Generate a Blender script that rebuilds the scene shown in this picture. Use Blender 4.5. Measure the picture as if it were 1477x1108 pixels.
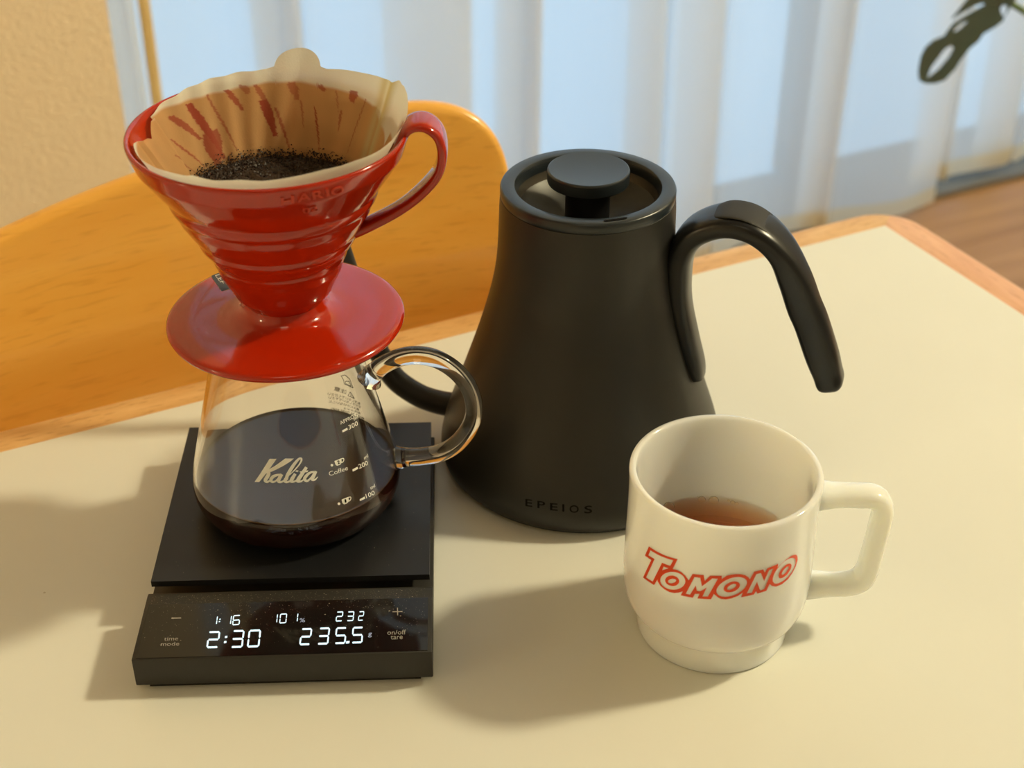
import bpy, bmesh, math, random
from math import sin, cos, pi, radians
from mathutils import Vector, Matrix
random.seed(7)
for o in list(bpy.data.objects): bpy.data.objects.remove(o)
S = bpy.context.scene
COL = S.collection

# ------------------------------------------------------------------ camera
# table top is z = 0, the floor is z = -0.70
cam = bpy.data.cameras.new('camera'); camo = bpy.data.objects.new('camera', cam); COL.objects.link(camo)
camo.location = (0, 0, .46013); camo.rotation_euler = (radians(90-33.395), 0, 0)
cam.sensor_width = 36; cam.lens = 2115.3/1477*36; cam.clip_start = .02; cam.clip_end = 50
cam.dof.use_dof = True; cam.dof.focus_distance = .66; cam.dof.aperture_fstop = 10
S.camera = camo
# ------------------------------------------------------------------ view, world, lights
S.view_settings.view_transform = 'Standard'; S.view_settings.look = 'None'
S.view_settings.gamma = 1; S.view_settings.use_curve_mapping = False
S.view_settings.exposure = 0.0
W = bpy.data.worlds.new('sky'); S.world = W; W.use_nodes = True
bgn = W.node_tree.nodes['Background']; bgn.inputs[0].default_value = (.37, .62, .86, 1); bgn.inputs[1].default_value = 1.35

def light(name, kind, loc, energy, col, size=.1, target=None, sy=None):
    l = bpy.data.lights.new(name, kind); l.energy = energy; l.color = col
    if kind == 'AREA':
        l.size = size
        if sy: l.shape = 'RECTANGLE'; l.size_y = sy
    else: l.shadow_soft_size = size
    o = bpy.data.objects.new(name, l); COL.objects.link(o); o.location = loc
    if target is not None: o.rotation_euler = (Vector(target)-Vector(loc)).to_track_quat('-Z', 'Y').to_euler()
    return o
TR = math.atan2(.4457, .895)      # the table and the room are turned by this angle
def room(u, n, z): return (u*cos(TR)-n*sin(TR), u*sin(TR)+n*cos(TR), z)
light('lamp_right', 'POINT', (1.98, .96, 1.85), 192, (1, .88, .57), .11)
light('lamp_left', 'POINT', (-1.40, -.15, .50), 6.5, (1, .84, .50), .06)
light('ceiling_fill', 'AREA', (-.1, -.5, 1.86), 2, (1, .86, .56), .5, (.0, .6, 0))  # unseen area light, added as soft fill for the front faces
pt = light('window_portal', 'AREA', room(1.6, 1.96, .45), 1, (1, 1, 1), 2.9, room(1.6, 0, .45), 2.4)
pt.data.cycles.is_portal = True

# ------------------------------------------------------------------ helpers
def srgb(r, g, b):
    f = lambda c: (c/255/12.92 if c/255 <= .04045 else ((c/255+.055)/1.055)**2.4)
    return (f(r), f(g), f(b), 1)
def mat(name, col=(.8, .8, .8, 1), rough=.5, metal=0, spec=.5, trans=0, ior=1.45, coat=0, sss=0, emit=None, es=0, bump=None, noise=None, sheen=0):
    m = bpy.data.materials.new(name); m.use_nodes = True; N = m.node_tree.nodes; L = m.node_tree.links
    p = N['Principled BSDF']; I = p.inputs
    I['Base Color'].default_value = col; I['Roughness'].default_value = rough; I['Metallic'].default_value = metal
    I['Specular IOR Level'].default_value = spec; I['Transmission Weight'].default_value = trans; I['IOR'].default_value = ior
    I['Coat Weight'].default_value = coat; I['Coat Roughness'].default_value = .04
    if sheen: I['Sheen Weight'].default_value = sheen
    if sss:
        I['Subsurface Weight'].default_value = sss; I['Subsurface Radius'].default_value = (1, .9, .7); I['Subsurface Scale'].default_value = .014
    if emit: I['Emission Color'].default_value = emit; I['Emission Strength'].default_value = es
    tc = N.new('ShaderNodeTexCoord')
    if noise:      # (scale, amount, (sx,sy,sz)) subtle value variation
        mp = N.new('ShaderNodeMapping'); mp.inputs['Scale'].default_value = noise[2] if len(noise) > 2 else (1, 1, 1)
        nz = N.new('ShaderNodeTexNoise'); nz.inputs['Scale'].default_value = noise[0]; nz.inputs['Detail'].default_value = 6
        L.new(tc.outputs['Object'], mp.inputs[0]); L.new(mp.outputs[0], nz.inputs['Vector'])
        mx = N.new('ShaderNodeMix'); mx.data_type = 'RGBA'
        d = noise[1]
        mx.inputs[6].default_value = tuple(c*(1-d) for c in col[:3])+(1,); mx.inputs[7].default_value = tuple(min(1, c*(1+d)) for c in col[:3])+(1,)
        L.new(nz.outputs['Fac'], mx.inputs[0]); L.new(mx.outputs[2], I['Base Color'])
    if bump:       # (scale, strength, distance)
        nz = N.new('ShaderNodeTexNoise'); nz.inputs['Scale'].default_value = bump[0]; nz.inputs['Detail'].default_value = 4
        L.new(tc.outputs['Object'], nz.inputs['Vector'])
        b = N.new('ShaderNodeBump'); b.inputs['Strength'].default_value = bump[1]; b.inputs['Distance'].default_value = bump[2]
        L.new(nz.outputs['Fac'], b.inputs['Height']); L.new(b.outputs[0], I['Normal'])
    return m
def wood(name, c1, c2, rough=.35, scale=(3, 60, 60), coat=0, flecks=None, rot=0):
    m = mat(name, c1, rough, coat=coat); N = m.node_tree.nodes; L = m.node_tree.links; p = N['Principled BSDF']
    tc = N.new('ShaderNodeTexCoord'); mp = N.new('ShaderNodeMapping'); mp.inputs['Scale'].default_value = scale; mp.inputs['Rotation'].default_value = (0, 0, rot)
    L.new(tc.outputs['Object'], mp.inputs[0])
    nz = N.new('ShaderNodeTexNoise'); nz.inputs['Scale'].default_value = 1.0; nz.inputs['Detail'].default_value = 8; nz.inputs['Distortion'].default_value = .6
    L.new(mp.outputs[0], nz.inputs['Vector'])
    mx = N.new('ShaderNodeMix'); mx.data_type = 'RGBA'; mx.inputs[6].default_value = c1; mx.inputs[7].default_value = c2
    cr = N.new('ShaderNodeValToRGB'); cr.color_ramp.elements[0].position = .3; cr.color_ramp.elements[1].position = .7
    L.new(nz.outputs['Fac'], cr.inputs[0]); L.new(cr.outputs[0], mx.inputs[0])
    out = mx.outputs[2]
    if flecks:
        mp2 = N.new('ShaderNodeMapping'); mp2.inputs['Scale'].default_value = flecks[0]; L.new(tc.outputs['Object'], mp2.inputs[0]); mp2.inputs['Rotation'].default_value = (0, 0, rot)
        n2 = N.new('ShaderNodeTexNoise'); n2.inputs['Scale'].default_value = 1; n2.inputs['Detail'].default_value = 2; L.new(mp2.outputs[0], n2.inputs['Vector'])
        c2r = N.new('ShaderNodeValToRGB'); c2r.color_ramp.elements[0].position = .56; c2r.color_ramp.elements[1].position = .68; L.new(n2.outputs['Fac'], c2r.inputs[0])
        m2 = N.new('ShaderNodeMix'); m2.data_type = 'RGBA'; m2.inputs[7].default_value = flecks[1]
        ml = N.new('ShaderNodeMath'); ml.operation = 'MULTIPLY'; ml.inputs[1].default_value = flecks[2]
        L.new(c2r.outputs[0], ml.inputs[0]); L.new(ml.outputs[0], m2.inputs[0]); L.new(out, m2.inputs[6]); out = m2.outputs[2]
    L.new(out, p.inputs['Base Color'])
    return m

def thing(name, label, cat, loc=(0, 0, 0), rotz=0, group=None):
    o = bpy.data.objects.new(name, None); o.empty_display_size = .02; COL.objects.link(o)
    o.location = loc; o.rotation_euler = (0, 0, rotz); o['label'] = label; o['category'] = cat
    if group: o['group'] = group
    return o
def obj(name, me, m, parent=None, label=None, smooth=30, kind=None):
    if isinstance(me, bmesh.types.BMesh):
        b = me; bmesh.ops.recalc_face_normals(b, faces=b.faces); me = bpy.data.meshes.new(name); b.to_mesh(me); b.free()
    o = bpy.data.objects.new(name, me); COL.objects.link(o)
    if m is not None:
        me.materials.clear(); me.materials.append(m)
    if smooth:
        me.shade_smooth(); me.set_sharp_from_angle(angle=radians(smooth))
    if parent: o.parent = parent
    if label: o['label'] = label
    if kind: o['kind'] = kind
    return o
def catmull(P, k=6):
    P = [Vector(p) for p in P]; out = []
    for i in range(len(P)-1):
        p0 = P[max(i-1, 0)]; p1 = P[i]; p2 = P[i+1]; p3 = P[min(i+2, len(P)-1)]
        for j in range(k):
            t = j/k; out.append(.5*((2*p1)+(-p0+p2)*t+(2*p0-5*p1+4*p2-p3)*t*t+(-p0+3*p1-3*p2+p3)*t**3))
    out.append(P[-1]); return out
def lathe(prof, seg=96, closed=False, rfun=None, cap=True):
    """prof: list of (r,z); r==0 ends make a pole"""
    b = bmesh.new(); rings = []
    for r, z in prof:
        if r < 1e-6: rings.append([b.verts.new((0, 0, z))])
        else:
            rings.append([b.verts.new(((rfun(r, z, 2*pi*i/seg) if rfun else r)*cos(2*pi*i/seg), (rfun(r, z, 2*pi*i/seg) if rfun else r)*sin(2*pi*i/seg), z)) for i in range(seg)])
    pairs = list(zip(rings[:-1], rings[1:]))
    if closed: pairs.append((rings[-1], rings[0]))
    for A, B in pairs:
        if len(A) == 1 and len(B) == 1: continue
        for i in range(seg):
            j = (i+1) % seg
            if len(A) == 1: b.faces.new((A[0], B[i], B[j]))
            elif len(B) == 1: b.faces.new((A[i], A[j], B[0]))
            else: b.faces.new((A[i], A[j], B[j], B[i]))
    return b
def rz(prof): return [(r, z) for z, r in prof]
def dense(prof, k=4): return [(v[0], v[1]) for v in catmull([(p[0], p[1], 0) for p in prof], k)]
def box(b, x0, x1, y0, y1, z0, z1, M=None):
    vs = [b.verts.new(Vector((x, y, z)) if M is None else M @ Vector((x, y, z))) for z in (z0, z1) for x, y in ((x0, y0), (x1, y0), (x1, y1), (x0, y1))]
    for f in ((0, 3, 2, 1), (4, 5, 6, 7), (0, 1, 5, 4), (1, 2, 6, 5), (2, 3, 7, 6), (3, 0, 4, 7)): b.faces.new([vs[i] for i in f])
    return b
def bevel(b, off, seg=2, ang=30):
    e = [x for x in b.edges if len(x.link_faces) == 2 and x.calc_face_angle(0) > radians(ang)]
    bmesh.ops.bevel(b, geom=e, offset=off, segments=seg, affect='EDGES', profile=.5, clamp_overlap=True); return b
def bbox(x0, x1, y0, y1, z0, z1, bev=.001, seg=2): return bevel(box(bmesh.new(), x0, x1, y0, y1, z0, z1), bev, seg)
def sweep(path, secs, up=Vector((0, 1, 0)), n=20, power=2.6, k=6):
    """path: points, secs: (half width along up, half thickness across) per point; superellipse section"""
    Q = catmull([tuple(p)+() for p in path], k); R = catmull([(a, c, 0) for a, c in secs], k)
    b = bmesh.new(); rings = []
    for i, p in enumerate(Q):
        t = (Q[min(i+1, len(Q)-1)]-Q[max(i-1, 0)]).normalized(); s = up.cross(t).normalized(); u2 = t.cross(s).normalized()
        hw, ht = max(R[i].x, 1e-5), max(R[i].y, 1e-5); ring = []
        for j in range(n):
            a = 2*pi*j/n; c, d = cos(a), sin(a)
            ring.append(b.verts.new(p+u2*hw*math.copysign(abs(c)**(2/power), c)+s*ht*math.copysign(abs(d)**(2/power), d)))
        rings.append(ring)
    for A, B in zip(rings[:-1], rings[1:]):
        for i in range(n): b.faces.new((A[i], A[(i+1) % n], B[(i+1) % n], B[i]))
    b.faces.new(rings[0]); b.faces.new(rings[-1]); return b
def interp(T, x):
    if x <= T[0][0]: return T[0][1]
    for (a, va), (c, vc) in zip(T[:-1], T[1:]):
        if x <= c: return va+(vc-va)*(x-a)/(c-a)
    return T[-1][1]
def extrude_outline(pts, t0, t1, M, bev=0, seg=3):
    """pts in local (a,c) plane, extruded along local depth t0..t1; M maps (a,t,c)"""
    b = bmesh.new(); A = [b.verts.new((p[0], t0, p[1])) for p in pts]; B = [b.verts.new((p[0], t1, p[1])) for p in pts]
    b.faces.new(A); b.faces.new(B[::-1]); n = len(pts)
    for i in range(n): b.faces.new((A[i], B[i], B[(i+1) % n], A[(i+1) % n]))
    bmesh.ops.recalc_face_normals(b, faces=b.faces)
    if bev: bevel(b, bev, seg, 50)
    bmesh.ops.transform(b, matrix=M, verts=b.verts); return b

# ---- flat prints: 2D loops / strips / text, laid on a surface by a mapping function
def mesh2d_loops(loops):
    cu = bpy.data.curves.new('tmp', 'CURVE'); cu.dimensions = '2D'; cu.fill_mode = 'BOTH'
    for l in loops:
        s = cu.splines.new('POLY'); s.points.add(len(l)-1); s.use_cyclic_u = True
        for p, q in zip(s.points, l): p.co = (q[0], q[1], 0, 1)
    o = bpy.data.objects.new('tmp', cu); me = bpy.data.meshes.new_from_object(o); b = bmesh.new(); b.from_mesh(me)
    bpy.data.objects.remove(o); bpy.data.curves.remove(cu); bpy.data.meshes.remove(me); return b
def mesh2d_text(t, bold=0, res=4):
    cu = bpy.data.curves.new('tmp', 'FONT'); cu.body = t; cu.size = 1; cu.offset = bold; cu.resolution_u = res
    o = bpy.data.objects.new('tmp', cu); me = bpy.data.meshes.new_from_object(o); b = bmesh.new(); b.from_mesh(me)
    bpy.data.objects.remove(o); bpy.data.curves.remove(cu); bpy.data.meshes.remove(me)
    xs = [v.co.x for v in b.verts]; ys = [v.co.y for v in b.verts]
    x0, x1, y0, y1 = min(xs), max(xs), min(ys), max(ys)
    for v in b.verts: v.co = Vector(((v.co.x-x0)/(x1-x0), (v.co.y-y0)/(y1-y0), 0))
    return b
def affine2d(b, q):
    o, r, t = [Vector(p) for p in q]
    for v in b.verts:
        p = o+(r-o)*v.co.x+(t-o)*v.co.y; v.co = Vector((p.x, p.y, 0))
    return b
def merge(dst, src, f):
    """copy bmesh src into dst, each vertex through f"""
    m = {v: dst.verts.new(f(v.co)) for v in src.verts}
    for fc in src.faces:
        try: dst.faces.new([m[v] for v in fc.verts])
        except ValueError: pass
    src.free()
def cuts(b, step, axis=0):
    if not b.verts: return b
    lo = min(v.co[axis] for v in b.verts); hi = max(v.co[axis] for v in b.verts); n = Vector((0, 0, 0)); n[axis] = 1
    k = math.ceil(lo/step)
    while k*step < hi:
        c = Vector((0, 0, 0)); c[axis] = k*step
        bmesh.ops.bisect_plane(b, geom=b.verts[:]+b.edges[:]+b.faces[:], plane_co=c, plane_no=n, dist=1e-7); k += 1
    return b
def on_rev(prof, eps):
    P = [(z, r) for z, r in prof]
    return lambda c: Vector(((interp(P, c.y/1000)+eps)*cos(c.x/25), (interp(P, c.y/1000)+eps)*sin(c.x/25), c.y/1000))
E2 = lambda p: (p[0]*25, p[1]*1000)       # (angle, height) -> flat millimetre-like units
def decal(items, f):
    """items: list of ('loops',[..]) ('strip',[L,R]) ('text',str,3 points, bold)"""
    D = bmesh.new()
    for it in items:
        if it[0] == 'loops': s = mesh2d_loops([[E2(p) for p in l] for l in it[1]])
        elif it[0] == 'strip':
            s = bmesh.new(); L = [s.verts.new((*E2(p), 0)) for p in it[1][0]]; R = [s.verts.new((*E2(p), 0)) for p in it[1][1]]
            for i in range(len(L)-1): s.faces.new((L[i], L[i+1], R[i+1], R[i]))
        else:
            s = affine2d(mesh2d_text(it[1], it[3] if len(it) > 3 else 0), [E2(p) for p in it[2]])
        cuts(s, .9); cuts(s, 3, 1); merge(D, s, f)
    return D

# ------------------------------------------------------------------ measured profiles and lettering outlines
PROFILES = {'kettle': [(0.0035, 0.0712), (0.005, 0.0724), (0.009, 0.0733), (0.014, 0.0731), (0.022, 0.0713), (0.032, 0.0682), (0.043, 0.0643), (0.055, 0.0602), (0.068, 0.0558), (0.082, 0.0514), (0.096, 0.0476), (0.108, 0.045), (0.12, 0.0434), (0.134, 0.0426), (0.146, 0.0422), (0.1515, 0.0418)], 'server': [(0, 0.0385), (0.0012, 0.0415), (0.004, 0.0457), (0.008, 0.0482), (0.013, 0.0494), (0.018, 0.0492), (0.025, 0.0479), (0.035, 0.0454), (0.047, 0.0424), (0.059, 0.0394), (0.071, 0.0364), (0.083, 0.0337), (0.092, 0.032), (0.097, 0.0316)], 'mug': [(0, 0.0325), (0.0008, 0.0336), (0.003, 0.0341), (0.013, 0.0345), (0.0145, 0.0349), (0.0158, 0.0366), (0.018, 0.0386), (0.022, 0.0401), (0.028, 0.041), (0.036, 0.0413), (0.046, 0.0412), (0.06, 0.0409), (0.074, 0.0407), (0.082, 0.0409), (0.0862, 0.0411), (0.0874, 0.0407)], 'cone': [(0.1325, 0.0165), (0.1345, 0.018), (0.1385, 0.0208), (0.1439, 0.0236), (0.15, 0.0268), (0.1538, 0.0282), (0.1552, 0.029), (0.157, 0.0295), (0.158, 0.0297), (0.16, 0.031), (0.163, 0.0326), (0.1645, 0.0337), (0.1665, 0.0345), (0.1678, 0.0347), (0.172, 0.0374), (0.178, 0.0407), (0.1822, 0.0424), (0.1842, 0.0438), (0.1868, 0.0447), (0.1882, 0.0449), (0.1925, 0.0478), (0.197, 0.0506), (0.205, 0.0554), (0.2105, 0.0577), (0.2125, 0.0585)]}
LOGO = [[[-2.5256, 0.06461], [-2.4204, 0.06492], [-2.2941, 0.06547], [-2.1545, 0.06648], [-2.1982, 0.06035], [-2.1503, 0.06083], [-2.099, 0.06056], [-2.0534, 0.05938], [-2.0165, 0.05754], [-1.982, 0.06151], [-1.8696, 0.06227], [-1.8526, 0.05928], [-1.8046, 0.06256], [-1.6901, 0.06317], [-1.6868, 0.06148], [-1.6416, 0.06342], [-1.5978, 0.06401], [-1.5531, 0.06431], [-1.5017, 0.06418], [-1.4542, 0.06349], [-1.4194, 0.0622], [-1.4024, 0.06106], [-1.3663, 0.06487], [-1.27, 0.06524], [-1.2499, 0.06337], [-1.2231, 0.06532], [-1.099, 0.06601], [-1.1008, 0.06409], [-1.0553, 0.06545], [-0.9998, 0.06656], [-0.9356, 0.06712], [-0.8891, 0.06681], [-0.8567, 0.06619], [-0.8288, 0.06466], [-0.8177, 0.06244], [-0.8374, 0.05956], [-0.8814, 0.05692], [-0.9411, 0.05485], [-1.015, 0.05371], [-1.0942, 0.05366], [-1.1449, 0.0548], [-1.1752, 0.0563], [-1.2067, 0.05308], [-1.3062, 0.05265], [-1.3217, 0.05415], [-1.3425, 0.05252], [-1.4737, 0.05181], [-1.4613, 0.05428], [-1.507, 0.05261], [-1.573, 0.05131], [-1.6285, 0.05071], [-1.674, 0.05087], [-1.7076, 0.05158], [-1.7501, 0.05317], [-1.7728, 0.05013], [-1.9091, 0.04928], [-1.8936, 0.05189], [-1.9393, 0.05135], [-1.9557, 0.04905], [-2.0849, 0.04835], [-2.0677, 0.0508], [-2.1029, 0.04956], [-2.1578, 0.04821], [-2.2163, 0.04762], [-2.2786, 0.04777], [-2.3307, 0.04854], [-2.3637, 0.04987], [-2.3727, 0.05057], [-2.407, 0.04675], [-2.576, 0.04619], [-2.4763, 0.05859], [-2.5766, 0.05817]], [[-2.4983, 0.06323], [-2.394, 0.06361], [-2.2915, 0.06424], [-2.2026, 0.06493], [-2.2306, 0.06143], [-2.3314, 0.06081], [-2.4302, 0.04808], [-2.5281, 0.04759], [-2.4305, 0.06035], [-2.5233, 0.05989]], [[-2.3067, 0.05935], [-2.2477, 0.0597], [-2.3198, 0.05707]], [[-2.0497, 0.05631], [-2.0525, 0.05521], [-2.0618, 0.05409], [-2.0773, 0.05297], [-2.0983, 0.05191], [-2.1238, 0.05096], [-2.1528, 0.05016], [-2.1839, 0.04952], [-2.2157, 0.04908], [-2.2467, 0.04885], [-2.2751, 0.04888], [-2.2994, 0.04916], [-2.318, 0.04969], [-2.3301, 0.05046], [-2.3343, 0.05145], [-2.3311, 0.05259], [-2.32, 0.05384], [-2.3021, 0.05512], [-2.2786, 0.05634], [-2.2507, 0.05744], [-2.2201, 0.05836], [-2.1884, 0.05902], [-2.1571, 0.05942], [-2.1279, 0.05951], [-2.1019, 0.05932], [-2.0801, 0.05888], [-2.0638, 0.05819], [-2.0535, 0.05732]], [[-2.1144, 0.05513], [-2.1168, 0.05449], [-2.1232, 0.05381], [-2.1328, 0.05317], [-2.1456, 0.05256], [-2.1607, 0.05204], [-2.1775, 0.0516], [-2.1953, 0.05129], [-2.2131, 0.05111], [-2.2301, 0.05106], [-2.2455, 0.05116], [-2.258, 0.05142], [-2.2674, 0.0518], [-2.273, 0.05231], [-2.2744, 0.05292], [-2.2717, 0.05359], [-2.2647, 0.05431], [-2.2543, 0.05501], [-2.2408, 0.05566], [-2.2249, 0.05623], [-2.2076, 0.05669], [-2.1897, 0.05702], [-2.1722, 0.05717], [-2.1558, 0.05718], [-2.1414, 0.05702], [-2.1295, 0.05672], [-2.1209, 0.05628], [-2.1158, 0.05574]], [[-2.1503, 0.05526], [-2.15, 0.055], [-2.1519, 0.05469], [-2.1559, 0.05435], [-2.1618, 0.054], [-2.1694, 0.05364], [-2.1781, 0.0533], [-2.1878, 0.05299], [-2.1978, 0.05273], [-2.2078, 0.05252], [-2.2171, 0.05239], [-2.2253, 0.05233], [-2.2319, 0.05236], [-2.2367, 0.05248], [-2.2393, 0.05266], [-2.2396, 0.05292], [-2.2377, 0.05323], [-2.2335, 0.05358], [-2.2272, 0.05397], [-2.2194, 0.05434], [-2.2104, 0.0547], [-2.2006, 0.05501], [-2.1906, 0.05527], [-2.1808, 0.05546], [-2.1717, 0.05558], [-2.1637, 0.05562], [-2.1573, 0.05558], [-2.1527, 0.05546]], [[-1.9588, 0.06016], [-1.9008, 0.06043], [-1.8756, 0.05618], [-1.7794, 0.06125], [-1.7261, 0.06138], [-1.8064, 0.05139], [-1.8599, 0.05089], [-1.8266, 0.05606], [-1.8876, 0.05334], [-1.9224, 0.05322], [-1.9391, 0.05589], [-1.9879, 0.05031], [-2.0328, 0.05014]], [[-1.4347, 0.06039], [-1.4291, 0.05935], [-1.4313, 0.05824], [-1.4411, 0.05711], [-1.458, 0.05601], [-1.4811, 0.05499], [-1.509, 0.05407], [-1.5403, 0.0533], [-1.5734, 0.0527], [-1.6066, 0.0523], [-1.6385, 0.05213], [-1.6673, 0.05221], [-1.6917, 0.05253], [-1.7105, 0.05309], [-1.7228, 0.05388], [-1.7279, 0.05487], [-1.7258, 0.05601], [-1.7163, 0.05724], [-1.7001, 0.05848], [-1.6779, 0.05968], [-1.6509, 0.06075], [-1.6203, 0.06163], [-1.5876, 0.06229], [-1.5544, 0.06266], [-1.5222, 0.06273], [-1.4928, 0.06251], [-1.4675, 0.06202], [-1.4477, 0.06129]], [[-1.5019, 0.05897], [-1.4988, 0.05836], [-1.5, 0.05773], [-1.505, 0.05709], [-1.5139, 0.05647], [-1.526, 0.05591], [-1.5407, 0.0554], [-1.5574, 0.05502], [-1.5751, 0.05473], [-1.593, 0.05459], [-1.61, 0.05456], [-1.6256, 0.0547], [-1.6388, 0.05495], [-1.649, 0.05534], [-1.6557, 0.05583], [-1.6587, 0.05643], [-1.6576, 0.05707], [-1.6526, 0.05773], [-1.644, 0.05839], [-1.6321, 0.05901], [-1.6176, 0.05954], [-1.6012, 0.05997], [-1.5836, 0.06026], [-1.5657, 0.0604], [-1.5485, 0.0604], [-1.5327, 0.06023], [-1.5193, 0.05992], [-1.5089, 0.0595]], [[-1.5388, 0.05873], [-1.5371, 0.05848], [-1.5376, 0.05817], [-1.5403, 0.05783], [-1.545, 0.05748], [-1.5515, 0.05714], [-1.5594, 0.0568], [-1.5684, 0.0565], [-1.5779, 0.05624], [-1.5876, 0.05605], [-1.5969, 0.05592], [-1.6054, 0.05589], [-1.6126, 0.05592], [-1.6182, 0.05603], [-1.6219, 0.05621], [-1.6235, 0.05647], [-1.623, 0.05677], [-1.6204, 0.05713], [-1.6157, 0.05749], [-1.6093, 0.05785], [-1.6015, 0.0582], [-1.5925, 0.0585], [-1.583, 0.05876], [-1.5733, 0.05896], [-1.564, 0.05907], [-1.5554, 0.0591], [-1.5482, 0.05906], [-1.5425, 0.05892]], [[-1.3388, 0.06332], [-1.2908, 0.06356], [-1.2454, 0.05881], [-1.2007, 0.064], [-1.1554, 0.06429], [-1.2352, 0.05433], [-1.2784, 0.05404], [-1.3235, 0.05915], [-1.3688, 0.05362], [-1.4191, 0.05363]], [[-0.8761, 0.06455], [-0.8587, 0.06349], [-0.8495, 0.06231], [-0.8489, 0.06108], [-0.8574, 0.05988], [-0.8742, 0.05874], [-0.898, 0.05771], [-0.9267, 0.05681], [-0.9586, 0.05606], [-0.9915, 0.05548], [-1.0245, 0.05514], [-1.0554, 0.05501], [-1.0834, 0.05514], [-1.1069, 0.05552], [-1.1254, 0.05615], [-1.1383, 0.05702], [-1.1445, 0.05807], [-1.1447, 0.05929], [-1.1383, 0.06058], [-1.1259, 0.06191], [-1.1075, 0.06317], [-1.0841, 0.0643], [-1.0566, 0.06523], [-1.026, 0.0659], [-0.9934, 0.06626], [-0.9602, 0.06629], [-0.9287, 0.06601], [-0.9, 0.06541]], [[-0.9225, 0.06262], [-0.9133, 0.06205], [-0.9083, 0.06139], [-0.9081, 0.06069], [-0.9122, 0.05998], [-0.921, 0.05931], [-0.9339, 0.0587], [-0.9494, 0.05815], [-0.9673, 0.05772], [-0.986, 0.05739], [-1.005, 0.05721], [-1.0231, 0.05717], [-1.0396, 0.05727], [-1.0537, 0.05752], [-1.065, 0.05792], [-1.0727, 0.05843], [-1.0768, 0.05905], [-1.077, 0.05975], [-1.0731, 0.06047], [-1.0658, 0.06121], [-1.0551, 0.06191], [-1.0413, 0.06253], [-1.0249, 0.06302], [-1.0071, 0.06339], [-0.9881, 0.06357], [-0.9694, 0.06359], [-0.9515, 0.06342], [-0.9355, 0.06309]], [[-0.9551, 0.06196], [-0.9516, 0.06172], [-0.9504, 0.06143], [-0.9511, 0.06107], [-0.9545, 0.06072], [-0.9597, 0.06034], [-0.9667, 0.05998], [-0.975, 0.05964], [-0.9843, 0.05935], [-0.9938, 0.0591], [-1.0036, 0.05894], [-1.0125, 0.05883], [-1.0206, 0.05882], [-1.0274, 0.05889], [-1.0323, 0.05904], [-1.0356, 0.05927], [-1.0368, 0.05956], [-1.0357, 0.0599], [-1.0329, 0.06028], [-1.028, 0.06067], [-1.0216, 0.06106], [-1.0138, 0.06142], [-1.0048, 0.06173], [-0.9953, 0.06197], [-0.9855, 0.06214], [-0.9764, 0.06223], [-0.9677, 0.06221], [-0.9606, 0.06213]]]
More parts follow.
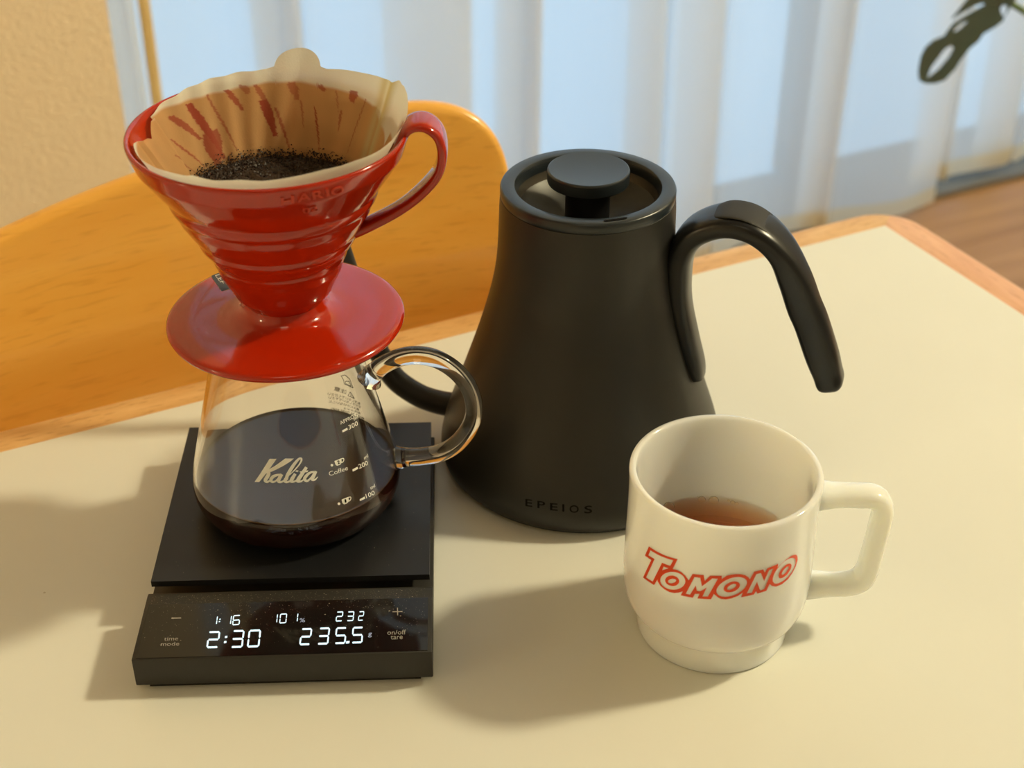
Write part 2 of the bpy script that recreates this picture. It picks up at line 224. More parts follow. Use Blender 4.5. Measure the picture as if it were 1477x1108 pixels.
KAL = {'poly': [[[-1.6718, 0.05223], [-1.5956, 0.05235], [-1.789, 0.04085], [-1.8396, 0.04055]], [[-1.7122, 0.04644], [-1.6245, 0.04884], [-1.5035, 0.05247], [-1.4111, 0.05216], [-1.4453, 0.05108], [-1.5367, 0.04886], [-1.6542, 0.04626], [-1.7042, 0.04574]], [[-1.4121, 0.04613], [-1.3948, 0.04666], [-1.3714, 0.0463], [-1.3862, 0.04572]], [[-1.3699, 0.0458], [-1.3156, 0.04596], [-1.2728, 0.04577], [-1.2856, 0.04509], [-1.3502, 0.04508]]], 'strip': [[[[-1.7636, 0.04298], [-1.7573, 0.04337], [-1.7484, 0.04394], [-1.7385, 0.0445], [-1.7295, 0.0449], [-1.7209, 0.04512], [-1.7116, 0.04529], [-1.7035, 0.04537], [-1.6989, 0.04536], [-1.6984, 0.0453], [-1.7001, 0.04529], [-1.702, 0.04535], [-1.7027, 0.0454], [-1.7055, 0.04517], [-1.7116, 0.04472], [-1.7191, 0.04416], [-1.7253, 0.04368], [-1.7301, 0.04329], [-1.7353, 0.0429], [-1.7405, 0.04241], [-1.7424, 0.04175], [-1.7363, 0.04119], [-1.7267, 0.04089], [-1.7154, 0.04075], [-1.7033, 0.04078], [-1.692, 0.04101], [-1.6817, 0.04135], [-1.672, 0.04172], [-1.6632, 0.04212], [-1.6552, 0.04258], [-1.648, 0.04308], [-1.6419, 0.04354], [-1.6377, 0.04386]], [[-1.7693, 0.0431], [-1.7646, 0.04352], [-1.7576, 0.04416], [-1.7494, 0.04482], [-1.7407, 0.04538], [-1.7305, 0.04582], [-1.7197, 0.04615], [-1.7087, 0.04642], [-1.6981, 0.04657], [-1.687, 0.04656], [-1.6762, 0.04634], [-1.6688, 0.04587], [-1.6677, 0.04524], [-1.6717, 0.04463], [-1.6783, 0.04402], [-1.6853, 0.04344], [-1.6916, 0.04293], [-1.6979, 0.04249], [-1.7042, 0.04213], [-1.7077, 0.04195], [-1.7085, 0.04205], [-1.7099, 0.04213], [-1.7092, 0.04202], [-1.7069, 0.04191], [-1.7048, 0.04184], [-1.6996, 0.04188], [-1.691, 0.04205], [-1.6817, 0.0423], [-1.6734, 0.04257], [-1.6659, 0.04293], [-1.6585, 0.04338], [-1.6522, 0.04381], [-1.6476, 0.04411]]], [[[-1.5635, 0.04538], [-1.5691, 0.04539], [-1.5772, 0.0454], [-1.5873, 0.0454], [-1.5983, 0.04533], [-1.6098, 0.04523], [-1.6228, 0.04508], [-1.6363, 0.04486], [-1.649, 0.04456], [-1.66, 0.04415], [-1.6696, 0.04367], [-1.6772, 0.04314], [-1.6818, 0.04257], [-1.6811, 0.04195], [-1.6755, 0.04147], [-1.6674, 0.04114], [-1.6574, 0.04094], [-1.6466, 0.04094], [-1.6362, 0.04105], [-1.626, 0.04123], [-1.6161, 0.0415], [-1.6068, 0.04184], [-1.5978, 0.04226], [-1.5893, 0.04269], [-1.5813, 0.04309], [-1.5732, 0.0435], [-1.5649, 0.04392], [-1.5577, 0.04429], [-1.5527, 0.04454]], [[-1.5638, 0.04456], [-1.5694, 0.04453], [-1.577, 0.04449], [-1.5854, 0.04442], [-1.5939, 0.0443], [-1.6035, 0.04412], [-1.6141, 0.0439], [-1.6238, 0.04366], [-1.6311, 0.04342], [-1.6371, 0.04315], [-1.6431, 0.04281], [-1.6474, 0.04252], [-1.6492, 0.04238], [-1.6499, 0.04235], [-1.65, 0.04222], [-1.6491, 0.04208], [-1.6484, 0.04198], [-1.6458, 0.04194], [-1.6398, 0.04195], [-1.6324, 0.04203], [-1.625, 0.04219], [-1.6176, 0.04242], [-1.6094, 0.04277], [-1.601, 0.04317], [-1.5928, 0.04356], [-1.5847, 0.04395], [-1.5766, 0.04438], [-1.5695, 0.04475], [-1.5645, 0.045]]], [[[-1.5638, 0.04559], [-1.5701, 0.04521], [-1.5793, 0.04464], [-1.589, 0.04402], [-1.5962, 0.04346], [-1.6007, 0.04299], [-1.6041, 0.04253], [-1.6057, 0.04199], [-1.6011, 0.04135], [-1.5898, 0.04102], [-1.5784, 0.04095], [-1.5667, 0.04099], [-1.5552, 0.04112], [-1.5439, 0.04139], [-1.5326, 0.04176], [-1.5229, 0.04211], [-1.5163, 0.04234]], [[-1.5363, 0.04481], [-1.5416, 0.0444], [-1.549, 0.04382], [-1.5567, 0.04319], [-1.5627, 0.0427], [-1.5676, 0.04233], [-1.5719, 0.04205], [-1.574, 0.04197], [-1.5767, 0.04215], [-1.5783, 0.04217], [-1.5739, 0.04206], [-1.5668, 0.042], [-1.5598, 0.042], [-1.5513, 0.04211], [-1.5403, 0.04235], [-1.5297, 0.04261], [-1.5223, 0.04278]]], [[[-1.4921, 0.04237], [-1.49, 0.04271], [-1.4873, 0.04318], [-1.4834, 0.0437], [-1.4769, 0.04432], [-1.466, 0.04511], [-1.4516, 0.04606], [-1.4358, 0.04703], [-1.4209, 0.04791], [-1.4069, 0.04872], [-1.3927, 0.0495], [-1.3793, 0.05018], [-1.3678, 0.05071], [-1.3582, 0.05108], [-1.3505, 0.05132], [-1.3447, 0.05143], [-1.342, 0.05148], [-1.3419, 0.05149], [-1.3417, 0.05148], [-1.3411, 0.05139], [-1.3418, 0.05118], [-1.3453, 0.05081], [-1.3518, 0.05029], [-1.3604, 0.04971], [-1.3705, 0.04914], [-1.3825, 0.04855], [-1.3967, 0.04794], [-1.4115, 0.04732], [-1.4258, 0.04673], [-1.4405, 0.04615], [-1.4559, 0.04556], [-1.4695, 0.04505], [-1.4791, 0.04468]], [[-1.5255, 0.04273], [-1.5236, 0.04307], [-1.5207, 0.04359], [-1.5157, 0.04427], [-1.5074, 0.04506], [-1.4953, 0.04596], [-1.4803, 0.04696], [-1.4639, 0.04797], [-1.4479, 0.04886], [-1.4319, 0.04967], [-1.4153, 0.05042], [-1.3993, 0.05108], [-1.385, 0.05159], [-1.3723, 0.05198], [-1.3609, 0.05222], [-1.3505, 0.05237], [-1.3403, 0.05238], [-1.3303, 0.05221], [-1.3233, 0.05184], [-1.3209, 0.05138], [-1.323, 0.05088], [-1.329, 0.05039], [-1.3377, 0.04985], [-1.3483, 0.04929], [-1.3599, 0.04872], [-1.3731, 0.04814], [-1.3879, 0.04752], [-1.4033, 0.04691], [-1.4181, 0.04633], [-1.4336, 0.04578], [-1.4497, 0.04522], [-1.464, 0.04472], [-1.4739, 0.04438]]], [[[-1.5253, 0.04344], [-1.5283, 0.04321], [-1.5332, 0.04283], [-1.5381, 0.04232], [-1.5379, 0.04158], [-1.5275, 0.04109], [-1.5167, 0.04092], [-1.5052, 0.04088], [-1.4936, 0.04096], [-1.4823, 0.04115], [-1.4709, 0.04143], [-1.4602, 0.04175], [-1.4508, 0.04205], [-1.4426, 0.04235], [-1.4353, 0.04267], [-1.4294, 0.04294], [-1.4253, 0.04313]], [[-1.496, 0.04263], [-1.4995, 0.04239], [-1.5041, 0.0421], [-1.5069, 0.04191], [-1.5081, 0.0421], [-1.5106, 0.04223], [-1.5077, 0.04209], [-1.5022, 0.04196], [-1.4961, 0.0419], [-1.4882, 0.04196], [-1.4777, 0.04211], [-1.4669, 0.04233], [-1.4574, 0.04254], [-1.4495, 0.04276], [-1.4423, 0.04303], [-1.4362, 0.04327], [-1.4317, 0.04345]]], [[[-1.4235, 0.04546], [-1.4319, 0.04501], [-1.4442, 0.04437], [-1.4568, 0.04368], [-1.466, 0.04311], [-1.4712, 0.0427], [-1.4749, 0.0423], [-1.4768, 0.04176], [-1.4699, 0.04112], [-1.4588, 0.04091], [-1.4475, 0.04089], [-1.4359, 0.04094], [-1.4246, 0.04107], [-1.4137, 0.04132], [-1.4032, 0.04164], [-1.394, 0.04196], [-1.3878, 0.04218]], [[-1.4, 0.04463], [-1.4071, 0.04415], [-1.4173, 0.04345], [-1.4278, 0.04273], [-1.4358, 0.04217], [-1.4415, 0.04182], [-1.4456, 0.04164], [-1.447, 0.04172], [-1.4513, 0.04205], [-1.4518, 0.04201], [-1.4456, 0.04191], [-1.4371, 0.04185], [-1.4292, 0.04186], [-1.4207, 0.04197], [-1.4105, 0.0422], [-1.4008, 0.04246], [-1.3939, 0.04262]]], [[[-1.3027, 0.04791], [-1.3121, 0.04744], [-1.3254, 0.04679], [-1.3402, 0.04604], [-1.354, 0.04533], [-1.3677, 0.04464], [-1.3821, 0.04393], [-1.3951, 0.04325], [-1.4045, 0.04266], [-1.4096, 0.04221], [-1.4121, 0.04175], [-1.4086, 0.0411], [-1.3991, 0.04077], [-1.3898, 0.04069], [-1.3792, 0.04067], [-1.3678, 0.04073], [-1.3566, 0.04086], [-1.3458, 0.04113], [-1.3352, 0.04148], [-1.326, 0.0418], [-1.3197, 0.04204]], [[-1.2772, 0.0469], [-1.2861, 0.04642], [-1.2989, 0.04575], [-1.3131, 0.04498], [-1.3264, 0.04424], [-1.3395, 0.04352], [-1.3528, 0.04277], [-1.3647, 0.0421], [-1.3731, 0.04161], [-1.3781, 0.04135], [-1.3801, 0.04137], [-1.3829, 0.04175], [-1.3873, 0.04185], [-1.3851, 0.04176], [-1.3784, 0.04167], [-1.3699, 0.04163], [-1.362, 0.04164], [-1.3532, 0.04177], [-1.3426, 0.04201], [-1.3326, 0.04226], [-1.3256, 0.04244]]], [[[-1.2194, 0.0451], [-1.2278, 0.04512], [-1.2404, 0.04515], [-1.2553, 0.04513], [-1.2702, 0.04501], [-1.2844, 0.04475], [-1.2983, 0.04441], [-1.3109, 0.04402], [-1.3211, 0.04364], [-1.329, 0.04326], [-1.3353, 0.04283], [-1.3392, 0.04233], [-1.3388, 0.04174], [-1.333, 0.04121], [-1.324, 0.0408], [-1.312, 0.0405], [-1.2979, 0.04043], [-1.2852, 0.04067], [-1.2734, 0.04103], [-1.2618, 0.04146], [-1.2505, 0.04191], [-1.2383, 0.0424], [-1.2255, 0.04298], [-1.2139, 0.0435], [-1.2059, 0.04385]], [[-1.2179, 0.04427], [-1.2265, 0.04425], [-1.2382, 0.0442], [-1.2506, 0.04412], [-1.261, 0.04397], [-1.2707, 0.04369], [-1.2813, 0.04334], [-1.291, 0.04294], [-1.2984, 0.04259], [-1.3034, 0.04232], [-1.3065, 0.0421], [-1.3077, 0.04198], [-1.3082, 0.04202], [-1.3082, 0.04194], [-1.306, 0.04174], [-1.3033, 0.04158], [-1.301, 0.04151], [-1.2949, 0.04157], [-1.2846, 0.04179], [-1.273, 0.04213], [-1.2617, 0.04252], [-1.2499, 0.04297], [-1.2375, 0.04353], [-1.2263, 0.04405], [-1.2184, 0.04442]]], [[[-1.2078, 0.04513], [-1.2168, 0.0447], [-1.2299, 0.04407], [-1.2433, 0.04339], [-1.2529, 0.04281], [-1.2582, 0.04237], [-1.2616, 0.04197], [-1.2632, 0.04149], [-1.2588, 0.04086], [-1.2487, 0.04054], [-1.2382, 0.04042], [-1.2274, 0.04042], [-1.2168, 0.04052], [-1.2072, 0.04081], [-1.1981, 0.04117], [-1.1905, 0.04155], [-1.1852, 0.04179]], [[-1.1852, 0.0443], [-1.1923, 0.0438], [-1.2024, 0.04308], [-1.2129, 0.04232], [-1.2211, 0.04175], [-1.2274, 0.0414], [-1.2324, 0.0412], [-1.2348, 0.04121], [-1.238, 0.04147], [-1.2395, 0.04148], [-1.2352, 0.04137], [-1.2286, 0.04129], [-1.2226, 0.04127], [-1.2153, 0.04137], [-1.2057, 0.04161], [-1.1966, 0.04188], [-1.1901, 0.04206]]]]}
MARKS = {'text': [('300', [[-0.7207, 0.05759], [-0.5739, 0.05699], [-0.7179, 0.05969]]), ('ml', [[-0.6126, 0.05998], [-0.5432, 0.05981], [-0.6126, 0.06161]]), ('APPROX.', [[-0.8124, 0.0617], [-0.5344, 0.06091], [-0.8207, 0.0635]]), ('200', [[-0.7192, 0.03801], [-0.589, 0.03715], [-0.7189, 0.0402]]), ('ml', [[-0.6215, 0.04046], [-0.5591, 0.04033], [-0.6216, 0.04213]]), ('Coffee', [[-1.0662, 0.0408], [-0.8491, 0.04033], [-1.0694, 0.04294]]), ('100', [[-0.7208, 0.02295], [-0.6063, 0.02203], [-0.7227, 0.02525]]), ('ml', [[-0.6425, 0.02555], [-0.5821, 0.02525], [-0.64, 0.02728]])], 'poly': [[[-0.8122, 0.05892], [-0.7379, 0.05894], [-0.7366, 0.05789], [-0.8128, 0.05792]], [[-0.8004, 0.03951], [-0.7309, 0.03941], [-0.7296, 0.03833], [-0.8025, 0.03842]], [[-0.7999, 0.02443], [-0.7368, 0.02447], [-0.7337, 0.02324], [-0.7987, 0.0235]], [[-0.9829, 0.04687], [-0.8998, 0.04685], [-0.9023, 0.045], [-0.9244, 0.04417], [-0.9635, 0.04424], [-0.9789, 0.04505]], [[-1.0038, 0.04516], [-1.0072, 0.04488], [-1.0138, 0.04474], [-1.0216, 0.04477], [-1.0285, 0.04496], [-1.0328, 0.04525], [-1.0335, 0.04559], [-1.0301, 0.04587], [-1.0237, 0.04602], [-1.0158, 0.04599], [-1.0088, 0.0458], [-1.0044, 0.0455]], [[-0.9887, 0.02815], [-0.9133, 0.02812], [-0.9154, 0.02621], [-0.9355, 0.02538], [-0.9709, 0.02545], [-0.985, 0.0263]], [[-1.0077, 0.02643], [-1.0108, 0.02614], [-1.0166, 0.02599], [-1.0237, 0.02602], [-1.03, 0.02621], [-1.0341, 0.02653], [-1.0346, 0.02687], [-1.0315, 0.02715], [-1.0257, 0.0273], [-1.0186, 0.02727], [-1.0122, 0.02708], [-1.0081, 0.02676]]], 'strip': [[[[-0.9008, 0.04633], [-0.8956, 0.04632], [-0.8883, 0.04632], [-0.8815, 0.04629], [-0.8782, 0.04625], [-0.8778, 0.04621], [-0.8771, 0.04606], [-0.8773, 0.04587], [-0.8783, 0.04571], [-0.8801, 0.04556], [-0.883, 0.04539], [-0.8867, 0.04525], [-0.8906, 0.04515], [-0.8948, 0.04507], [-0.9002, 0.04502], [-0.9057, 0.045], [-0.9093, 0.04497]], [[-0.9025, 0.04674], [-0.8973, 0.04673], [-0.8896, 0.04671], [-0.8813, 0.04668], [-0.8737, 0.04655], [-0.8688, 0.04628], [-0.8674, 0.046], [-0.8676, 0.04574], [-0.869, 0.0455], [-0.8716, 0.04529], [-0.8753, 0.04509], [-0.8798, 0.04492], [-0.8848, 0.04478], [-0.8907, 0.04469], [-0.897, 0.04463], [-0.9026, 0.04461], [-0.9063, 0.04458]]], [[[-0.9143, 0.02759], [-0.9096, 0.02757], [-0.903, 0.02757], [-0.8966, 0.02753], [-0.8938, 0.02749], [-0.8935, 0.02745], [-0.8928, 0.0273], [-0.893, 0.02711], [-0.8937, 0.02693], [-0.8954, 0.02678], [-0.8982, 0.02663], [-0.9015, 0.02648], [-0.9048, 0.02637], [-0.9087, 0.02629], [-0.9136, 0.02624], [-0.9185, 0.02622], [-0.9219, 0.02619]], [[-0.9156, 0.02798], [-0.9111, 0.02798], [-0.9041, 0.02797], [-0.8966, 0.02793], [-0.8897, 0.0278], [-0.8853, 0.02752], [-0.8841, 0.02724], [-0.8843, 0.02697], [-0.8855, 0.02673], [-0.8879, 0.02652], [-0.8912, 0.02631], [-0.8953, 0.02614], [-0.8996, 0.02599], [-0.9049, 0.0259], [-0.9107, 0.02585], [-0.9158, 0.02582], [-0.9191, 0.02579]]]], 'dark': [('2', [[-0.9539, 0.04483], [-0.9256, 0.04481], [-0.9541, 0.04651]]), ('1', [[-0.9603, 0.02607], [-0.9426, 0.02601], [-0.9598, 0.02773]])]}
BACK = {'text': [('急冷しないでください', [[0.888, 0.02963], [1.3307, 0.02929], [0.8659, 0.03203]]), ('空だきしないで下さい', [[0.8972, 0.02717], [1.3309, 0.02676], [0.8772, 0.02936]]), ('直火にかけないこと', [[0.9423, 0.02435], [1.3317, 0.02391], [0.9236, 0.02639]]), ('耐熱ガラス', [[0.9358, 0.02219], [1.1632, 0.0214], [0.9243, 0.0238]]), ('MADE IN THAILAND', [[0.8971, 0.01952], [1.3212, 0.01895], [0.8836, 0.02119]]), ('注意', [[1.0656, 0.03335], [1.2324, 0.03371], [1.0365, 0.03681]])], 'strip': [[[[0.9971, 0.03663], [1.0516, 0.03302]], [[0.9898, 0.0365], [1.0447, 0.03287]]], [[[1.0514, 0.03266], [0.9608, 0.03249]], [[1.0449, 0.03323], [0.9533, 0.03309]]], [[[0.9515, 0.03304], [0.9879, 0.0368]], [[0.9627, 0.03255], [0.999, 0.03632]]], [[[1.0381, 0.04414], [1.0626, 0.04648]], [[1.0488, 0.0437], [1.0731, 0.04605]]], [[[1.0683, 0.04602], [0.9963, 0.04788]], [[1.0677, 0.0465], [0.9955, 0.04835]]], [[[1.0007, 0.04785], [0.9364, 0.04632]], [[0.9908, 0.04839], [0.9255, 0.04689]]], [[[0.9373, 0.0464], [0.9253, 0.04055]], [[0.9245, 0.04681], [0.9124, 0.04099]]], [[[0.9148, 0.04107], [1.05, 0.04129]], [[0.9232, 0.04046], [1.0569, 0.04073]]], [[[1.048, 0.04113], [1.0377, 0.04405]], [[1.0589, 0.04089], [1.0489, 0.0438]]], [[[1.0186, 0.04356], [1.0405, 0.04165]], [[1.009, 0.04358], [1.0314, 0.04165]]], [[[1.0397, 0.04136], [0.9497, 0.04096]], [[1.0322, 0.04193], [0.9412, 0.04156]]], [[[0.9391, 0.04147], [0.9469, 0.04471]], [[0.9517, 0.04104], [0.9595, 0.04429]]], [[[0.9511, 0.04477], [1.0118, 0.04385]], [[0.9556, 0.04421], [1.0159, 0.0433]]], [[[1.0061, 0.03454], [1.0076, 0.03312]], [[0.9963, 0.03483], [0.9978, 0.03342]]]]}
KETTLE_TXT = [('E', [[-1.9884, 0.01591], [-1.939, 0.01632], [-1.9938, 0.01965]]), ('P', [[-1.903, 0.0164], [-1.8491, 0.01674], [-1.9075, 0.02014]]), ('E', [[-1.8148, 0.01648], [-1.7634, 0.01667], [-1.8182, 0.02024]]), ('I', [[-1.7321, 0.0166], [-1.7188, 0.01656], [-1.7348, 0.02047]]), ('O', [[-1.6834, 0.01634], [-1.6218, 0.01642], [-1.6855, 0.02028]]), ('S', [[-1.5844, 0.01619], [-1.5318, 0.01637], [-1.5856, 0.02018]])]
CONE_TXT = [('H', [[-1.3562, 0.20593], [-1.2662, 0.2064], [-1.3548, 0.20995]]), ('A', [[-1.2413, 0.20659], [-1.1483, 0.20714], [-1.2461, 0.21064]]), ('R', [[-1.132, 0.20656], [-1.0523, 0.20663], [-1.1425, 0.21068]]), ('I', [[-1.0343, 0.20661], [-1.013, 0.2067], [-1.05, 0.21053]]), ('O', [[-0.9933, 0.20618], [-0.8981, 0.20631], [-1.0095, 0.21021]]), ('02', [[-1.1929, 0.19926], [-1.0821, 0.19941], [-1.2059, 0.2027]])]
DIGITS = [('1', [[0.02969, 0.14721], [0.03259, 0.14712], [0.02953, 0.14178]]), (':', [[0.03303, 0.14622], [0.03412, 0.14606], [0.03303, 0.14295]]), ('1', [[0.03581, 0.14735], [0.03872, 0.14726], [0.03567, 0.14171]]), ('6', [[0.03935, 0.14789], [0.04252, 0.14771], [0.03915, 0.14154]]), ('1', [[0.05608, 0.14713], [0.05885, 0.14703], [0.05595, 0.14148]]), ('0', [[0.0598, 0.14748], [0.06285, 0.14739], [0.05972, 0.14132]]), ('1', [[0.06483, 0.14686], [0.06775, 0.14677], [0.06477, 0.14131]]), ('2', [[0.08437, 0.14722], [0.0873, 0.14713], [0.08455, 0.14094]]), ('3', [[0.08926, 0.1472], [0.09219, 0.14711], [0.08941, 0.14103]]), ('2', [[0.09415, 0.14719], [0.09645, 0.14708], [0.09442, 0.14112]]), ('2', [[0.02997, 0.16177], [0.03515, 0.16178], [0.02955, 0.15145]]), (':', [[0.03685, 0.16018], [0.03861, 0.16005], [0.03668, 0.15323]]), ('3', [[0.04035, 0.16198], [0.04553, 0.16199], [0.04001, 0.15115]]), ('0', [[0.04731, 0.16206], [0.05262, 0.16197], [0.04707, 0.15123]]), ('2', [[0.06965, 0.16156], [0.07444, 0.16155], [0.06977, 0.15111]]), ('3', [[0.0773, 0.16147], [0.08209, 0.16146], [0.07753, 0.15101]]), ('5', [[0.08469, 0.16136], [0.08948, 0.16136], [0.08489, 0.1511]]), ('.', [[0.08975, 0.16127], [0.09112, 0.16122], [0.08982, 0.15989]]), ('5', [[0.09195, 0.16125], [0.09675, 0.16125], [0.09211, 0.15108]])]
DISP_TXT = [('%', [[0.06862, 0.14721], [0.07098, 0.1471], [0.06855, 0.14465]]), ('g', [[0.09907, 0.15787], [0.10059, 0.15783], [0.09909, 0.15508]])]
SCALE_TXT = [('time', [[0.01117, 0.15656], [0.01715, 0.15652], [0.01099, 0.15417]]), ('mode', [[0.01022, 0.15972], [0.01812, 0.15975], [0.01004, 0.15735]]), ('on/off', [[0.10735, 0.15654], [0.11545, 0.15658], [0.10726, 0.15371]]), ('tare', [[0.1089, 0.15955], [0.11405, 0.15948], [0.10883, 0.15717]])]
SCALE_POLY = [[[0.01211, 0.14194], [0.01635, 0.14196], [0.01646, 0.14269], [0.01222, 0.14266]], [[0.10916, 0.14166], [0.11354, 0.14168], [0.11355, 0.14227], [0.10918, 0.14225]], [[0.11109, 0.13938], [0.11149, 0.1394], [0.11172, 0.14439], [0.11132, 0.14437]]]
# ------------------------------------------------------------------ materials
M_table = mat('cream_laminate', (.78, .775, .71, 1), .32, spec=.35, noise=(9, .025), bump=(900, .05, .0002))
def specks(m, scale, r, col):
    N = m.node_tree.nodes; L = m.node_tree.links; p = N['Principled BSDF']; src = p.inputs['Base Color'].links[0].from_socket
    tc = N.new('ShaderNodeTexCoord'); v = N.new('ShaderNodeTexVoronoi'); v.inputs['Scale'].default_value = scale; L.new(tc.outputs['Object'], v.inputs['Vector'])
    lt = N.new('ShaderNodeMath'); lt.operation = 'LESS_THAN'; lt.inputs[1].default_value = r; L.new(v.outputs['Distance'], lt.inputs[0])
    mx = N.new('ShaderNodeMix'); mx.data_type = 'RGBA'; mx.inputs[7].default_value = col; L.new(src, mx.inputs[6])
    ml = N.new('ShaderNodeMath'); ml.operation = 'MULTIPLY'; ml.inputs[1].default_value = .45; L.new(lt.outputs[0], ml.inputs[0]); L.new(ml.outputs[0], mx.inputs[0]); L.new(mx.outputs[2], p.inputs['Base Color'])
specks(M_table, 22, .014, (.30, .22, .12, 1))
M_trim = wood('beech_trim', srgb(230, 188, 130), srgb(212, 162, 102), .38, (14, 90, 90), flecks=((90, 520, 520), srgb(165, 105, 60), .5))
M_trim2 = wood('beech_trim_pink', srgb(230, 180, 138), srgb(214, 156, 114), .38, (120, 14, 90), flecks=((420, 60, 400), srgb(175, 115, 80), .4))
M_chair = wood('varnished_beech_ply', srgb(246, 186, 88), srgb(238, 170, 68), .28, (4, 30, 40), coat=.35, flecks=((30, 200, 330), srgb(190, 115, 38), .22))
M_wall = mat('cream_wallpaper', srgb(252, 236, 208), .9, bump=(160, .9, .003), noise=(60, .04))
M_ceil = mat('white_ceiling', srgb(178, 176, 170), .9)
M_roomwall = mat('beige_room_wall', srgb(150, 145, 135), .9)
M_floor = wood('brown_plank_floor', srgb(178, 136, 92), srgb(146, 104, 66), .42, (2, 26, 10))
M_alu = mat('grey_aluminium', srgb(104, 96, 82), .6, 0)
M_black = mat('black_scale_plastic', (.0085, .009, .0105, 1), .40, spec=.5, bump=(2500, .1, .0001))
M_blackbody = mat('black_scale_body', (.022, .020, .017, 1), .5, bump=(2500, .1, .0001))
M_gloss = mat('glossy_black_panel', (.008, .007, .007, 1), .07, spec=.5)
M_led = mat('white_led', (.6, .8, 1, 1), .5, emit=(.62, .84, 1, 1), es=.85)
M_dim = mat('dim_led', (.3, .35, .5, 1), .5, emit=(.55, .65, .9, 1), es=.3)
M_printgrey = mat('grey_print', (.33, .30, .27, 1), .5)
M_dust = mat('pale_dust', (.5, .42, .3, 1), .8)
M_kettle = mat('matte_dark_kettle', (.038, .037, .034, 1), .42, metal=.45, spec=.5, bump=(3000, .08, .0001))
M_lid = mat('matte_black_lid', (.014, .020, .025, 1), .30, spec=.7, bump=(3000, .08, .0001))
M_bowl = mat('metal_lid_bowl', (.13, .115, .09, 1), .34, metal=.75)
M_handle = mat('satin_black_handle', (.0075, .008, .009, 1), .28, spec=.5)
M_inlay = mat('rubber_inlay', (.022, .020, .017, 1), .62)
M_deb = mat('debossed_lettering_slot_shade', (.005, .004, .0035, 1), .8, spec=.1)
M_red = mat('red_glazed_ceramic', srgb(170, 35, 5), .09, spec=.5, coat=.3)
M_glass = mat('clear_glass', (1, 1, 1, 1), 0.0, trans=1, ior=1.47)
M_coffee = mat('black_coffee', (.026, .0035, .0015, 1), .03, spec=.5)
M_grounds = mat('wet_coffee_grounds', (.028, .015, .009, 1), .5, spec=.6, noise=(900, .7))
M_white = mat('white_print', (.86, .86, .80, 1), .6)
M_warn = mat('grey_warning_print', (.10, .095, .08, 1), .7)
M_mug = mat('milk_glass', (.90, .92, .86, 1), .09, spec=.5, sss=.8, coat=.2)
M_logo = mat('orange_red_enamel', srgb(224, 68, 8), .3)
M_stickw = mat('white_sticker', (.7, .66, .58, 1), .5)
M_stickk = mat('dark_grey_sticker', (.05, .055, .06, 1), .5)
M_leaf = mat('dark_green_leaf', (.060, .105, .095, 1), .32, spec=.8, noise=(30, .3))
M_cord = mat('beige_cord', srgb(228, 204, 146), .9, bump=(300, .8, .002))

# ------------------------------------------------------------------ room shell (local axes: u along the window wall, n towards it)
def struct(name, b, m, parent=None, smooth=0, label=None):
    o = obj(name, b, m, parent, smooth=smooth)
    if parent is None: o['kind'] = 'structure'; o.rotation_euler = (0, 0, TR)
    if label: o['label'] = label
    return o
FZ = -.70; CZ = 1.95; U0, U1, N0, N1 = -1.7, 3.1, -2.3, 1.88
fl = struct('floor', box(bmesh.new(), U0, U1, N0, N1, FZ-.06, FZ-.002), M_floor, label='brown wooden floor beyond the table')
pw = .075
pm = {}
for i in range(24):
    y0 = N1-.04-(i+1)*pw
    x = .2+random.uniform(-.5, 0)
    while x < U1:
        xa = max(x, .2); xb = min(x+.9, U1); x += .9
        L = round(xb-xa, 4)
        if L < .05: continue
        if L not in pm:
            q = bbox(0, L-.001, 0, pw-.001, -.002, 0, .0006, 1); m_ = bpy.data.meshes.new('floor_plank'); q.to_mesh(m_); q.free(); m_.materials.append(M_floor); pm[L] = m_
        o = bpy.data.objects.new('floor_plank', pm[L]); COL.objects.link(o); o.parent = fl; o.location = (xa, y0, FZ)
b = bmesh.new()
box(b, U0, .12, N1, N1+.14, FZ, CZ); box(b, 3.0, U1, N1, N1+.14, FZ, CZ); box(b, .12, 3.0, N1, N1+.14, 1.45, CZ)
struct('wall_back', b, M_wall, label='cream wall around the curtained window')
struct('wall_right', box(bmesh.new(), U1, U1+.1, N0, N1+.14, FZ, CZ), M_roomwall)
struct('wall_front', box(bmesh.new(), U0, U1, N0-.1, N0, FZ, CZ), M_roomwall)
struct('wall_west', box(bmesh.new(), U0-.1, U0, N0, N1+.14, FZ, CZ), M_wall)
struct('ceiling', box(bmesh.new(), U0-.1, U1+.1, N0-.1, N1+.14, CZ, CZ+.08), M_ceil)
struct('wall_left', bbox(U0, .302, 1.60, N1, FZ, CZ, .006), M_wall, smooth=30, label='cream textured wallpaper pier left of the curtain')
wf = bmesh.new()
for x0, x1 in ((.12, .16), (1.50, 1.56), (2.96, 3.0)): box(wf, x0, x1, N1+.04, N1+.08, FZ+.03, 1.45)
box(wf, .12, 3.0, N1+.04, N1+.08, 1.41, 1.45)
w1 = struct('window_1', wf, M_alu, label='sliding window frame behind the curtains')
struct('window_sill', bbox(.12, 3.0, N1-.110, N1+.10, FZ-.001, FZ+.010, .002), M_alu, w1)
M_pane = mat('window_glass', (1, 1, 1, 1), 0, trans=1, ior=1.0)
for x0, x1 in ((.16, 1.50), (1.56, 2.96)): struct('window_pane', box(bmesh.new(), x0, x1, N1+.058, N1+.062, FZ+.03, 1.41), M_pane, w1)

